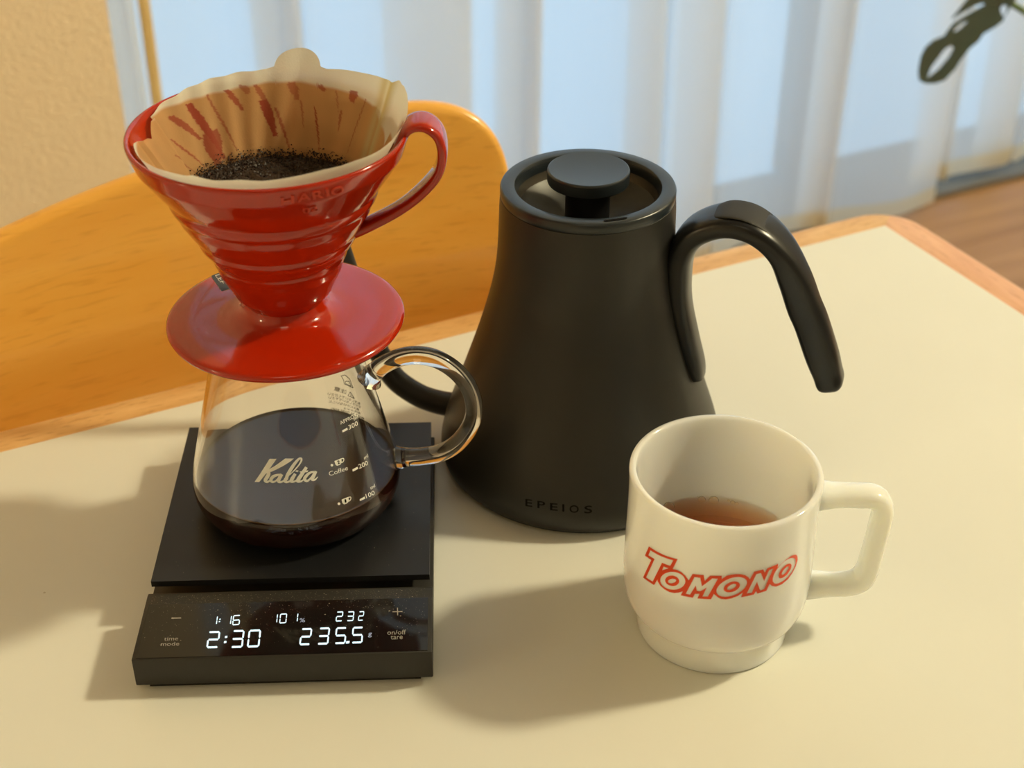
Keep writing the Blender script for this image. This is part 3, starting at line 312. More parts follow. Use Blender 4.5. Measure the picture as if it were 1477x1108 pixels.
# ------------------------------------------------------------------ curtains
def curtain_mat(name, tr, col=(.90, .88, .84, 1), ttr=(.92, .92, .92, 1)):
    m = bpy.data.materials.new(name); m.use_nodes = True; N = m.node_tree.nodes; L = m.node_tree.links
    N.remove(N['Principled BSDF']); out = N['Material Output']
    d = N.new('ShaderNodeBsdfDiffuse'); d.inputs[0].default_value = col
    t = N.new('ShaderNodeBsdfTranslucent'); t.inputs[0].default_value = ttr
    a = N.new('ShaderNodeMixShader'); a.inputs[0].default_value = .58; L.new(d.outputs[0], a.inputs[1]); L.new(t.outputs[0], a.inputs[2])
    p = N.new('ShaderNodeBsdfTransparent'); p.inputs[0].default_value = (1, 1, 1, 1)
    c = N.new('ShaderNodeMixShader'); c.inputs[0].default_value = tr; L.new(a.outputs[0], c.inputs[1]); L.new(p.outputs[0], c.inputs[2])
    L.new(c.outputs[0], out.inputs[0]); return m
M_curt = curtain_mat('sheer_white_fabric', .27)
M_hem = curtain_mat('doubled_hem_fabric', .12, srgb(240, 222, 182), (.80, .72, .55, 1))
# folds: (start, end) of each doubled-over pleat along the rail, metres
NC = 1.745
def spanU(px):      # even perspective spacing of the pleats along the rail
    X = (px-738.5)/2115.3; V = .2383; c, s = .8349, .5503; d = (X, c+V*s)
    k = NC/(-d[0]*sin(TR)+d[1]*cos(TR)); return k*(d[0]*cos(TR)+d[1]*sin(TR))
def curtain(name, u0, u1, Y, triples, zb, zt, label, seedv):
    rnd = random.Random(seedv); P = []; x = u0; ph = rnd.uniform(0, 6)
    def und(x): return .013*sin(x*14+ph)+.003*sin(x*37+1+ph)
    for a, c in sorted(triples):
        n = max(2, int((a-x)/.02))
        for i in range(n): xx = x+(a-x)*i/n; P.append((xx, Y+und(xx)))
        w = c-a; e = min(.012, w*.25)
        P += [(a+w*.5, Y+und(a)-.004), (c-e, Y-.012), (c, Y+.0), (c-e, Y+.012), (a+w*.5, Y+.014), (a+e, Y+.018), (a, Y+.026), (a+e, Y+.034), (a+w*.5, Y+.034), (c-e, Y+.026)]
        x = c
    n = max(2, int((u1-x)/.02))
    for i in range(n+1): xx = x+(u1-x)*i/n; P.append((xx, Y+und(xx)))
    Q = catmull([(p[0], p[1], 0) for p in P], 5)
    r = thing(name, label, 'curtain', (0, 0, 0), TR)
    for nm, za, zc, m_ in (('fabric', zb+.03, zt, M_curt), ('hem', zb, zb+.03, M_hem)):
        b = bmesh.new(); zs = [za+(zc-za)*i/14 for i in range(15)]; cols = []
        for q in Q:
            cols.append([b.verts.new((q.x+.005*sin(q.x*9+z*2.2)*(1+.4*sin(z*3)), q.y+.006*sin(q.x*11+z*1.7), z)) for z in zs])
        for A, B in zip(cols[:-1], cols[1:]):
            for i in range(14): b.faces.new((A[i], A[i+1], B[i+1], B[i]))
        obj(nm, b, m_, r, smooth=180)
    return r
curtain('sheer_curtain', .315, spanU(1384), NC, [(spanU(a), spanU(c)) for a, c in ((150, 198), (375, 440), (567, 680), (724, 778), (915, 958), (993, 1048), (1198, 1232))], -.682, 1.5, 'white sheer curtain hanging behind the kettle, the wide left one', 3)
curtain('sheer_curtain', spanU(1370), 2.95, NC+.040, [(spanU(a), spanU(c)) for a, c in ((1395, 1420), (1475, 1520), (1600, 1640))], -.664, 1.5, 'white sheer curtain at the far right edge, set further back', 5)
b = sweep([(.362, 1.69, 1.45), (.361, 1.69, .4), (.362, 1.692, -.1), (.360, 1.69, -.35), (.361, 1.69, -.66)], [(.0100, .007)]*5, n=10, power=2, k=6)
t_ = obj('curtain_cord', b, M_cord, smooth=60); t_['label'] = 'beige woven cord hanging at the left edge of the curtain'; t_['category'] = 'cord'; t_.rotation_euler = (0, 0, TR)

# ------------------------------------------------------------------ table
UR, NR = .6526, .7106; LX, LY = 1.45, .80; TH = .026; IN_B = .0236; IN_R = .0262
tb = thing('dining_table', 'cream laminate dining table with light beech edging', 'table', (0, 0, FZ), TR)
tz = -FZ      # local z of the table top
b = bbox(UR-LX+IN_R, UR-IN_R, NR-LY+IN_B, NR-IN_B, tz-TH, tz, .0002, 1)
obj('tabletop', b, M_table, tb)
def trimbar(u0, u1, n0, n1, m0, m1):
    """mitred bar: outer side rounded. corners listed (u,n)"""
    pass
def bar(corners, m_, round_edges):
    b = bmesh.new(); lo = [b.verts.new((p[0], p[1], tz-TH-.002)) for p in corners]; hi = [b.verts.new((p[0], p[1], tz)) for p in corners]
    b.faces.new(lo[::-1]); b.faces.new(hi); n = len(corners)
    fs = [b.faces.new((lo[i], lo[(i+1) % n], hi[(i+1) % n], hi[i])) for i in range(n)]
    bmesh.ops.recalc_face_normals(b, faces=b.faces)
    ed = []
    for i in round_edges:
        for vs in ((hi[i], hi[(i+1) % n]), (lo[i], lo[(i+1) % n])):
            ed.append(b.edges.get(vs))
    bmesh.ops.bevel(b, geom=ed, offset=.006, segments=4, affect='EDGES', profile=.5)
    return obj('edge_trim', b, m_, tb, smooth=40)
# rounded outer corner, split at the mitre
rc = .034
arc = [(UR-rc+rc*cos(radians(a)), NR-rc+rc*sin(radians(a))) for a in range(90, -1, -9)]
mid = len(arc)//2
inn = (UR-IN_R, NR-IN_B)
e = .0001
bar([(UR-LX, NR-IN_B), (inn[0]-e, inn[1])]+[(p[0]-e, p[1]) for p in arc[:mid+1]][::-1]+[(UR-LX, NR)], M_trim, [i for i in range(2, 2+mid+1)])
bar([(UR-IN_R, NR-LY), (UR, NR-LY)]+[(p[0], p[1]-e) for p in arc[mid:]][::-1]+[(inn[0], inn[1]-e)], M_trim2, [1]+[i for i in range(2, 2+len(arc)-mid-1)])
bar([(UR-LX, NR-LY), (UR-IN_R-e, NR-LY), (UR-IN_R-e, NR-LY+IN_B-.0002), (UR-LX, NR-LY+IN_B-.0002)], M_trim, [0])
for su in (UR-.07, UR-LX+.07):
    for sn in (NR-.07, NR-LY+.07):
        b = lathe([(0, 0), (.018, 0), (.019, .01), (.026, tz-TH-.08), (.026, tz-TH-.003), (0, tz-TH-.003)], 24)
        bmesh.ops.translate(b, verts=b.verts, vec=(su, sn, 0)); obj('leg', b, M_trim, tb)

# ------------------------------------------------------------------ chair (pushed up to the far side)
ch = thing('dining_chair', 'varnished beech chair with curved plywood back pushed up to the far side of the table', 'chair', (0, 0, FZ), TR)
out = [(-.030, .0), (-.028, .035), (-.018, .054), (.003, .0700), (.034, .0815), (.068, .0920), (.106, .1017), (.148, .1098), (.190, .1155), (.235, .1203), (.275, .1215), (.306, .1208), (.328, .1172), (.345, .1105), (.358, .1002), (.367, .0870), (.3725, .0700), (.3745, .0480), (.374, .015), (.368, -.03), (.345, -.08), (.28, -.115), (.17, -.125), (.06, -.115), (-.005, -.08), (-.026, -.04)]
out = catmull([(a, c, 0) for a, c in out]+[(out[0][0], out[0][1], 0)], 8)[:-1]
T_ = .013
def backpt(s, z, t):      # plywood sheet: ends come slightly forward, top leans back
    q = ((s-.18)/.2)**2
    old = .036+.004*(1-q)+(z-.02)*.08
    new = .044-.026*min(q, 1.3)+(z-.02)*(.20 if z > .02 else .06)
    d = new-old
    return Vector((s+.5*d, NR+new+t, z-.55*d-FZ))
def inset(d):
    R_ = []; n = len(out)
    for i in range(n):
        t = (out[(i+1) % n]-out[i-1]).normalized(); R_.append((out[i].x-(-t.y)*-d*-1, out[i].y-t.x*-d*-1))
    return R_
area = sum(out[i].x*out[(i+1) % len(out)].y-out[(i+1) % len(out)].x*out[i].y for i in range(len(out)))
sg = 1 if area > 0 else -1
def inset(d):
    n = len(out); R_ = []
    for i in range(n):
        t = (out[(i+1) % n]-out[i-1]).normalized(); R_.append((out[i].x-t.y*d*sg, out[i].y+t.x*d*sg))
    return R_
b = bmesh.new(); e = .0055; rings = []
st = [(e*(1-sin(radians(a))), e*(1-cos(radians(a)))) for a in range(0, 91, 18)]
st = st+[(d, T_-t) for d, t in st[::-1]]
for d, t in st: rings.append([b.verts.new(backpt(x, z, t)) for x, z in inset(d)])
for A_, B_ in zip(rings[:-1], rings[1:]):
    for i in range(len(out)): b.faces.new((A_[i], A_[(i+1) % len(out)], B_[(i+1) % len(out)], B_[i]))
for t in (0, T_):
    tmp = mesh2d_loops([[(x*1000, z*1000) for x, z in inset(e)]]); cuts(tmp, 15, 0)
    merge(b, tmp, lambda c: backpt(c.x/1000, c.y/1000, t))
bmesh.ops.remove_doubles(b, verts=b.verts, dist=2e-5)
obj('backrest', b, M_chair, ch, smooth=40)
obj('seat', bbox(-.02, .38, NR-.37, NR+.02, .44, .462, .008, 3), M_chair, ch)
for su in (.0, .36):
    obj('leg', sweep([(su, NR-.34, 0), (su, NR-.34, .22), (su, NR-.33, .44)], [(.014, .014)]*3, n=12), M_chair, ch)
    obj('leg', sweep([(su, NR+.045, 0), (su, NR+.055, .25), (su, NR+.052, .45), (su, NR+.060, .66)], [(.013, .013)]*4, n=12), M_chair, ch)

# ------------------------------------------------------------------ kettle
KX, KY = .03608, .6320
kt = thing('gooseneck_kettle', 'dark matte gooseneck kettle with loop handle, behind the white mug', 'kettle', (KX, KY, 0), radians(-17))
kp = dense(rz(PROFILES['kettle']), 3)
body = [(.0, .004), (.069, .0036)]+kp+[(.0405, .1520), (.0390, .1520), (.0385, .150), (0, .130)]
obj('body', lathe(body, 128), M_kettle, kt, smooth=50)
obj('base_ring', lathe([(0, .0002), (.0668, .0002), (.0690, .0008), (.0694, .0022), (.0690, .0030), (.060, .0032), (0, .0032)], 96), M_lid, kt)
# lid
lid = obj('lid', lathe([(.0338, .1490), (.0408, .1500), (.0415, .1512), (.0418, .1530), (.0418, .1556), (.0414, .1564), (.0408, .1567), (.0356, .1567), (.0350, .1565), (.0345, .1555), (.0338, .1530)], 128, closed=True), M_lid, kt, smooth=40)
obj('lid_bowl', lathe(dense([(.0344, .1552), (.0336, .1500), (.0300, .1425), (.0240, .1375), (.0170, .1352), (.0090, .1345)], 4)+[(0, .1345)], 96), M_bowl, lid, label='warm grey metal bowl of the lid')
obj('knob_stem', lathe([(0, .1345), (.0110, .1347), (.0107, .140), (.0107, .1600), (0, .1600)], 64), M_handle, lid)
obj('knob', lathe([(0, .1583), (.0186, .1583), (.0193, .1586), (.0195, .1592), (.0195, .1592), (.0195, .1641), (.0195, .1641), (.0193, .1647), (.0188, .1650), (.016, .16475), (.010, .1642), (0, .1640)], 96), M_lid, lid, smooth=35)
# steam slot on the rim (black sheet on the rim, the slot's shade painted in)
b = bmesh.new()
ang = [radians(-73.5+17-8.5+17*i/10) for i in range(11)]
def ringpt(r, a, z): return Vector((r*cos(a), r*sin(a), z))
slot = []
for i in range(11): slot.append((ang[i], .0391 if 0 < i < 10 else .0385))
ins = [(a, .0375 if 0 < k < 10 else .0381) for k, a in enumerate(ang)]
loop = [ringpt(r, a, .15695) for a, r in slot]+[ringpt(r, a, .15695) for a, r in ins[::-1]]
vs = [b.verts.new(p) for p in loop]
low = [b.verts.new(p-Vector((0, 0, .0012))) for p in loop]
b.faces.new(vs)
for i in range(len(vs)): b.faces.new((vs[i], vs[(i+1) % len(vs)], low[(i+1) % len(vs)], low[i]))
obj('steam_slot_shade', b, M_deb, lid, smooth=0)
# handle, in the plane of the spout (local x axis)
hp = [(.0600, 0, .0600), (.0580, 0, .0660), (.0530, 0, .0800), (.0480, 0, .0985), (.0462, 0, .1135), (.0470, 0, .1285), (.0535, 0, .1408), (.0672, 0, .1480), (.0812, 0, .1466), (.0930, 0, .1372), (.1012, 0, .1225), (.1070, 0, .1090), (.1115, 0, .1000), (.1183, 0, .0835), (.1220, 0, .0745), (.1243, 0, .0685), (.1252, 0, .0655)]
hs = [(.0060, .0030), (.0078, .0042), (.0086, .0052), (.0088, .0056), (.0092, .0060), (.0102, .0062), (.0118, .0060), (.0128, .0056), (.0132, .0055), (.0118, .0058), (.0092, .0074), (.0078, .0080), (.0076, .0080), (.0078, .0078), (.0078, .0070), (.0088, .0062), (.0040, .0025)]
hd = obj('handle', sweep(hp, hs, n=36, power=3.3), M_handle, kt, smooth=60)
ip = [(.0560, 0, .1478), (.0650, 0, .1530), (.0745, 0, .1537), (.0835, 0, .1508), (.0915, 0, .1446), (.0985, 0, .1352)]
obj('thumb_inlay', sweep(ip, [(.0030, .0006), (.0088, .0008), (.0098, .0008), (.0098, .0008), (.0085, .0008), (.0030, .0006)], n=24, power=3), M_inlay, hd, smooth=60)
sp_ = [(-.060, 0, .0175), (-.0745, 0, .0163), (-.0845, 0, .0172), (-.0925, 0, .0197), (-.1015, 0, .0250), (-.1072, 0, .0315), (-.1112, 0, .0400), (-.1152, 0, .0500), (-.1210, 0, .0680), (-.1262, 0, .0880), (-.1310, 0, .1060), (-.1370, 0, .1220), (-.1450, 0, .1320), (-.1550, 0, .1345), (-.1610, 0, .1325)]
ss = [.0068, .0066, .0064, .0063, .0062, .0060, .0058, .0056, .0054, .0052, .0050, .0048, .0045, .0043, .0041]
sp_o = obj('spout', sweep(sp_, [(a, a) for a in ss], n=20, power=2), M_kettle, kt, smooth=60)
sp_o.location = (0, 0, 0)
fk = on_rev(PROFILES['kettle'], .00012)
obj('engraved_lettering', decal([('text', c, q, .012) for c, q in KETTLE_TXT], fk), M_deb, kt, smooth=0).rotation_euler = (0, 0, radians(17))

# ------------------------------------------------------------------ scale
TH_S = .03921
sc = thing('coffee_scale', 'flat black digital coffee scale with lit white readout under the glass server', 'scale', (-.16747, .62332, 0), TH_S)
W_, L_, LF = .1254, .1208, .1676
b = bmesh.new()      # body: side profile extruded across (x), local y negative = towards camera
prof = [(.001, .0040), (.001, .0120), (-.1240, .0120), (-.1248, .0186), (-.1268, .0190), (-LF, .0190), (-LF, .0040)]
A = [b.verts.new((-.0010, y, z)) for y, z in prof]; B = [b.verts.new((W_+.0014, y, z)) for y, z in prof]
b.faces.new(A); b.faces.new(B[::-1])
for i in range(len(prof)): b.faces.new((A[i], B[i], B[(i+1) % len(prof)], A[(i+1) % len(prof)]))
bmesh.ops.recalc_face_normals(b, faces=b.faces); bevel(b, .0005, 2, 20)
obj('body', b, M_blackbody, sc)
obj('base_plate', bbox(.004, W_-.004, -LF+.003, -.003, .0004, .0045, .0005), M_gloss, sc)
obj('weighing_plate', bbox(0, W_, -L_, 0, .0190, .02215, .0007, 2), M_black, sc)
for x in (.02, W_-.02): obj('plate_support', lathe([(0, .0118), (.004, .0118), (.004, .0192), (0, .0192)], 20), M_black, sc).location = (x, -.06, 0)
pn = obj('display_panel', bbox(.0008, W_-.0006, -.1668, -.1331, .0188, .01925, .0001, 1), M_gloss, sc)
SEG = {'0': 'abcdef', '1': 'bc', '2': 'abged', '3': 'abgcd', '5': 'afgcd', '6': 'afgedc'}
def seg_polys(c):
    t = .105; g = .025; R = []
    H = lambda y: [(t*.6+g, y), (t+g, y+t*.5), (1-t-g, y+t*.5), (1-t*.6-g, y), (1-t-g, y-t*.5), (t+g, y-t*.5)]
    V = lambda x, y0, y1: [(x-t*.62, y0+t*.5+g), (x, y0+g), (x+t*.62, y0+t*.5+g), (x+t*.62, y1-t*.5-g), (x, y1-g), (x-t*.62, y1-t*.5-g)]
    S_ = {'a': H(1-t*.4), 'g': H(.5), 'd': H(t*.4), 'b': V(1-t*.6, .5, 1-t*.2), 'c': V(1-t*.6, t*.2, .5), 'f': V(t*.6, .5, 1-t*.2), 'e': V(t*.6, t*.2, .5)}
    if c == ':': return [[(.25, .62), (.8, .62), (.8, .80), (.25, .80)], [(.2, .16), (.75, .16), (.75, .34), (.2, .34)]]
    if c == '.': return [[(0, 0), (1, 0), (1, 1), (0, 1)]]
    return [S_[s] for s in SEG[c]]
for c, q in DIGITS:
    o_, r__, t__ = [Vector((p[0], -p[1])) for p in q]; b = bmesh.new()
    for poly in seg_polys(c):
        lo = [b.verts.new(Vector((*(o_+(r__-o_)*x+(t__-o_)*y), .0192))) for x, y in poly]
        hi = [b.verts.new(v.co+Vector((0, 0, .00012))) for v in lo]; b.faces.new(hi)
        for i in range(len(lo)): b.faces.new((lo[i], lo[(i+1) % len(lo)], hi[(i+1) % len(lo)], hi[i]))
    obj('lit_digit' if c not in ':.' else 'lit_dot', b, M_led, pn, smooth=0)
def flat_text(name, items, m_, z=.0193, bold=0):
    D = bmesh.new()
    for t, q in items: merge(D, affine2d(mesh2d_text(t, bold), [(p[0], -p[1]) for p in q]), lambda c: Vector((c.x, c.y, z)))
    return obj(name, D, m_, pn, smooth=0)
for it in DISP_TXT: flat_text('unit_mark', [it], M_dim)
for it in SCALE_TXT: flat_text('button_lettering', [it], M_printgrey)
for grp in (SCALE_POLY[:1], SCALE_POLY[1:]):
    b = bmesh.new()
    for k_, pl in enumerate(grp): b.faces.new([b.verts.new((p[0], -p[1], .0193+.00001*k_)) for p in pl])
    obj('button_sign', b, M_printgrey, pn, smooth=0)
b = bmesh.new()      # dust and fine coffee chaff on the scale
for i in range(1150):
    x = random.uniform(.001, W_-.002)
    if i < 620: y = -random.uniform(.1270, .1330); z = .0191
    elif i < 1040: y = -random.triangular(.1331, .1665, .134); z = .0193
    else: y = -random.triangular(.02, .120, .115); z = .0222
    r = random.uniform(.00003, .00010)*(2.2 if random.random() < .07 else 1); a = random.uniform(0, 6); k = random.uniform(1, 2.2)
    vs = [b.verts.new((x+r*k*cos(a+q), y+r*sin(a+q*1.0), z)) for q in (0, 1.57, 3.14, 4.71)]; tp = b.verts.new((x, y, z+r*.8))
    for j in range(4): b.faces.new((vs[j], vs[(j+1) % 4], tp))
obj('dust', b, M_dust, sc, smooth=0, kind='stuff')

# ------------------------------------------------------------------ glass server
SX, SY, SZ = -.10334, .56585, .02220
sv = thing('glass_coffee_server', 'clear glass coffee server half full of black coffee standing on the scale', 'server', (SX, SY, SZ))
op = dense(rz(PROFILES['server']), 3); wt = .0017
PR = [(z, r) for z, r in PROFILES['server']]
inner = [(max(r-wt, .001), z) for r, z in op if z > .0035]
gl = op+[(.0312, .0975), (.0304, .0972)]+inner[::-1]+[(.040, .0034), (.030, .0028), (0, .0028)]
gl = [(0, .0004)]+[(.033, .0002)]+gl
obj('glass_body', lathe(gl, 128), M_glass, sv, smooth=60)
LZ = .0195      # surface of the coffee, local
cf = [(0, .0030), (.030, .0030), (.0395, .0036)]+[(r-wt+.0002, z) for r, z in op if .0045 < z < LZ-.0012]
rl = interp(PR, LZ)-wt
cf += [(rl+.0002, LZ-.0006), (rl+.0001, LZ+.0005), (rl-.0006, LZ), (rl-.002, LZ-.0002), (0, LZ-.0002)]
co = obj('brewed_coffee', lathe(cf, 128), M_coffee, None, smooth=40); co.location = (SX, SY, SZ)
co['label'] = 'dark brewed coffee filling the lower part of the glass server'; co['category'] = 'coffee'
hpts = [(.0372, 0, .0668), (.0395, 0, .0710), (.0460, 0, .0765), (.0540, 0, .0800), (.0620, 0, .0805), (.0700, 0, .0780), (.0780, 0, .0715), (.0840, 0, .0615), (.0857, 0, .0500), (.0830, 0, .0400), (.0770, 0, .0310), (.0690, 0, .0255), (.0600, 0, .0235), (.0530, 0, .0230), (.0486, 0, .0225)]
hss = [.0062, .0046]+[.0041]*11+[.0044, .0058]
obj('handle', sweep(hpts, [(a*1.1, a) for a in hss], n=20, power=2.1), M_glass, sv, smooth=60)
fs = on_rev(PROFILES['server'], .00018)
obj('logo_print', decal([('loops', [p]) for p in KAL['poly']]+[('strip', s) for s in KAL['strip']], fs), M_white, sv, smooth=0)
obj('measuring_marks', decal([('text', t, q, 0) for t, q in MARKS['text']]+[('loops', [p]) for p in MARKS['poly']]+[('strip', s) for s in MARKS['strip']], fs), M_white, sv, smooth=0)
obj('cup_numerals', decal([('text', t, q, .03) for t, q in MARKS['dark']], on_rev(PROFILES['server'], .00028)), M_deb, sv, smooth=0)
obj('warning_print', decal([('text', t, q, .015) for t, q in BACK['text']]+[('strip', s) for s in BACK['strip']], fs), M_warn, sv, smooth=0)

# ------------------------------------------------------------------ dripper
VX, VY = -.10124, .56586
dr = thing('coffee_dripper', 'glossy red ceramic cone dripper with loop handle sitting on the glass server', 'dripper', (VX, VY, 0))
cp_ = PROFILES['cone']
steps = (.1562, .1652, .1842)
smooth_cone = [(.1325, .0163), (.1385, .0208), (.1439, .0238), (.155, .0297), (.165, .0350), (.175, .0400), (.185, .0450), (.195, .0502), (.205, .0550), (.2125, .0585)]
lin = [(.1325, .0165), (.1439, .0233), (.1542, .0290), (.166, .0345), (.1842, .0436), (.197, .0502), (.2125, .0585)]
def cone_r(z, a):
    base = interp(cp_, z); m = .5+.5*sin(3*a+8*z/.08+.6)
    l_ = interp(lin, z); return l_+(base-l_)*(1.15+.75*m)+.0002
zs = [.1325+(.2125-.1325)*i/90 for i in range(91)]
o_prof = [(1, z) for z in zs]
b = bmesh.new(); seg = 144; rings = []
rim = [(.0587, .2133), (.0584, .2139), (.0577, .2141), (.0570, .2138), (.0565, .2130)]
for z in zs: rings.append([b.verts.new((cone_r(z, 2*pi*i/seg)*cos(2*pi*i/seg), cone_r(z, 2*pi*i/seg)*sin(2*pi*i/seg), z)) for i in range(seg)])
for r, z in rim: rings.append([b.verts.new((r*cos(2*pi*i/seg), r*sin(2*pi*i/seg), z)) for i in range(seg)])
inn_ = [(.0560, .2115)]+[(interp(lin, z)-.0030, z) for z in [.2115-(.2115-.142)*i/30 for i in range(1, 31)]]
for k, (r, z) in enumerate(inn_):      # interior with spiral ribs
    rib = [.0004*max(0, cos(12*(2*pi*i/seg)+(z-.21)*60))**4 if 0 < k < 30 else 0 for i in range(seg)]
    rings.append([b.verts.new(((r-rib[i])*cos(2*pi*i/seg), (r-rib[i])*sin(2*pi*i/seg), z)) for i in range(seg)])
rings.append([b.verts.new((.010*cos(2*pi*i/seg), .010*sin(2*pi*i/seg), .1325)) for i in range(seg)])
rings.append(rings[0])
for A_, B_ in zip(rings[:-1], rings[1:]):
    for i in range(seg): b.faces.new((A_[i], A_[(i+1) % seg], B_[(i+1) % seg], B_[i]))
obj('cone', b, M_red, dr, smooth=50)
pp = [(.0105, .1330), (.0172, .1338), (.0176, .1328), (.0180, .1310), (.0196, .1288), (.0225, .1272), (.0265, .1262), (.031, .1258), (.040, .1256), (.0495, .1256), (.0517, .1252), (.0528, .1243), (.0530, .1234), (.0525, .1222), (.0510, .1214), (.048, .1210), (.036, .1208), (.0345, .1206), (.0300, .1204), (.0296, .1150), (.0285, .1142), (.0270, .1150), (.0268, .1200), (.0150, .1215), (.0105, .1240)]
obj('base_plate', lathe(pp, 128, closed=True), M_red, dr, smooth=50)
vh = [(.0540, 0, .2075), (.0585, 0, .2155), (.0650, 0, .2170), (.0705, 0, .2125), (.0722, 0, .2045), (.0700, 0, .1950), (.0630, 0, .1860), (.0530, 0, .1775), (.0400, 0, .1700), (.0330, 0, .1665)]
vs_ = [(.0072, .0020), (.0080, .0022), (.0084, .0022), (.0082, .0022), (.0080, .0022), (.0075, .0022), (.0068, .0022), (.0055, .0022), (.0052, .0024), (.0050, .0024)]
ho = obj('handle', sweep(vh, vs_, n=24, power=3.2), M_red, dr, smooth=60)
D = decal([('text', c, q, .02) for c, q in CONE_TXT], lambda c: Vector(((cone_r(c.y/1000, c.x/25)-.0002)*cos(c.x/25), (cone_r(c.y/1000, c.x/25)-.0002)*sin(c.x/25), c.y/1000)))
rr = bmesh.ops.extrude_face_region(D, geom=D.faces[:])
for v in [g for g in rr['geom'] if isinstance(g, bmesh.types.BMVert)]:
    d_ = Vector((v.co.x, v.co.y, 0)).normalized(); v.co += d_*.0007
obj('embossed_lettering', D, mat('red_relief_highlight', srgb(196, 62, 34), .3), dr, smooth=0)  # lighter red paints the edge highlights of the raised letters
# price sticker on the back-left of the plate
def sticker(name, poly, m_, z, par):
    b = bmesh.new(); lo = [b.verts.new((x, y, z)) for x, y in poly]; hi = [b.verts.new((x, y, z+.00015)) for x, y in poly]; b.faces.new(hi)
    for i in range(len(lo)): b.faces.new((lo[i], lo[(i+1) % len(lo)], hi[(i+1) % len(lo)], hi[i]))
    return obj(name, b, m_, par, smooth=0)
sk = sticker('sticker', [(-.0390, .0328), (-.0285, .0410), (-.0205, .0250), (-.0318, .0186)], M_stickw, .12562, dr); sk['label'] = 'white and dark grey sticker'
sticker('sticker_band', [(-.0390, .0328), (-.0353, .0364), (-.0276, .0217), (-.0318, .0186)], M_stickk, .12574, sk)
D = bmesh.new(); merge(D, affine2d(mesh2d_text('LEF'), [(-.0373, .0332), (-.0330, .0249), (-.0354, .0344)]), lambda c: Vector((c.x, c.y, .12593)))
obj('sticker_lettering', D, M_stickw, sk, smooth=0)

# ------------------------------------------------------------------ paper filter
HT = [(-180, -3.4), (-172, -1.5), (-165, .3), (-150, 1.0), (-135, 1.2), (-125, 3.0), (-115, 3.6), (-112, 4.6), (-103, 3.3), (-92, 4.4), (-84, 3.9), (-70, 4.8), (-60, 5.4), (-52, 4.7), (-45, 5.2), (-30, 4.2), (-18, 4.6), (-6, 5.2), (4, 7.0), (14, 10.2), (22, 11.0), (23, 10.6), (27, 11.4), (30, 9.6), (38, 8.4), (48, 7.6), (60, 7.0), (71, 6.0), (96, 5.2), (110, 4.9), (125, 4.2), (137, 3.2), (150, 2.0), (160, .8), (168, -.4), (172, -3.0), (176, -5.2), (180, -3.4)]
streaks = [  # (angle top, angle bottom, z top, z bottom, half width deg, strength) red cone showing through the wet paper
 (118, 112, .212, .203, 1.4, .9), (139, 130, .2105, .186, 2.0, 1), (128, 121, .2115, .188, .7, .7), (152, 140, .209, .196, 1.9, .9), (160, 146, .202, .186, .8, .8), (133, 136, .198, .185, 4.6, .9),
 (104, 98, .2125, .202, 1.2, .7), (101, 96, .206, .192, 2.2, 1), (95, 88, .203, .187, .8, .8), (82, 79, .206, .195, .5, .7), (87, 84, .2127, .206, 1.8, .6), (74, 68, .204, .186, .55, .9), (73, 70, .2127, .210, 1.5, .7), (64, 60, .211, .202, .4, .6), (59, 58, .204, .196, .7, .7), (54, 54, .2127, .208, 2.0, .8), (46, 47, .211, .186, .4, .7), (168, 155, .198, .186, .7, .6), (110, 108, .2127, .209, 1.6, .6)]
def filt_r(z, a):
    r = interp(lin, min(z, .2125))-.0030-.0010
    if z > .2125: r += (z-.2125)*.48
    d = math.degrees(a)
    w = .00025*sin(a*9+z*120)+.0001*sin(a*17+1)-.0003
    fl_ = max(0, min(1, (d-62)/25))*max(0, min(1, (178-d)/12))*max(0, min(1, (z-.178)/.012))
    w -= .0013*fl_*(.5+.5*sin(a*22+2.2*sin(a*3)+z*90))
    w -= .0012*math.exp(-((d-26-(z-.2)*200)/3.0)**2)      # seam fold
    if d > 165 or d < -172: w -= .0022
    return r+w
NA, NZ = 540, 110; Z0 = .166
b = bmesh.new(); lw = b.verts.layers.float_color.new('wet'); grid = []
for i in range(NA):
    a = -pi+2*pi*i/NA; d = math.degrees(a); top = .2130+interp(HT, d)/1000
    dt = abs(d-84)
    if dt < 10.5: top += .0078*math.sqrt(1-(dt/10.5)**2)
    elif dt < 14: top += .0008*(1-(dt-10.5)/3.5)
    col = []
    for j in range(NZ+1):
        z = Z0+(top-Z0)*j/NZ; r = filt_r(z, a)
        v = b.verts.new((r*cos(a), r*sin(a), z))
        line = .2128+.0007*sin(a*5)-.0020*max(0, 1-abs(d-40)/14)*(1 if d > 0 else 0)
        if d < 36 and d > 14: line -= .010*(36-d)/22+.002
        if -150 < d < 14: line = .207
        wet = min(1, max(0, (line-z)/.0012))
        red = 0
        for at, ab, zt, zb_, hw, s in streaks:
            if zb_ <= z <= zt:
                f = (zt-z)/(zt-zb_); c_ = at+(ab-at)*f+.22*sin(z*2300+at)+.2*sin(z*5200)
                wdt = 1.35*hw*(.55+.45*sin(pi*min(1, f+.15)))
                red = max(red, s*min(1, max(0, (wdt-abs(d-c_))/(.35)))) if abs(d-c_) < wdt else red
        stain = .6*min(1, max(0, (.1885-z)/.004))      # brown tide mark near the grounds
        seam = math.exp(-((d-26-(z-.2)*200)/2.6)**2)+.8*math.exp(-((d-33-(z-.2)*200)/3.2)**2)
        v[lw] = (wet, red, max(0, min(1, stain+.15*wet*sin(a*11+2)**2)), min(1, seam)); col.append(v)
    grid.append(col)
for i in range(NA):
    A_, B_ = grid[i], grid[(i+1) % NA]
    for j in range(NZ): b.faces.new((A_[j], B_[j], B_[j+1], A_[j+1]))
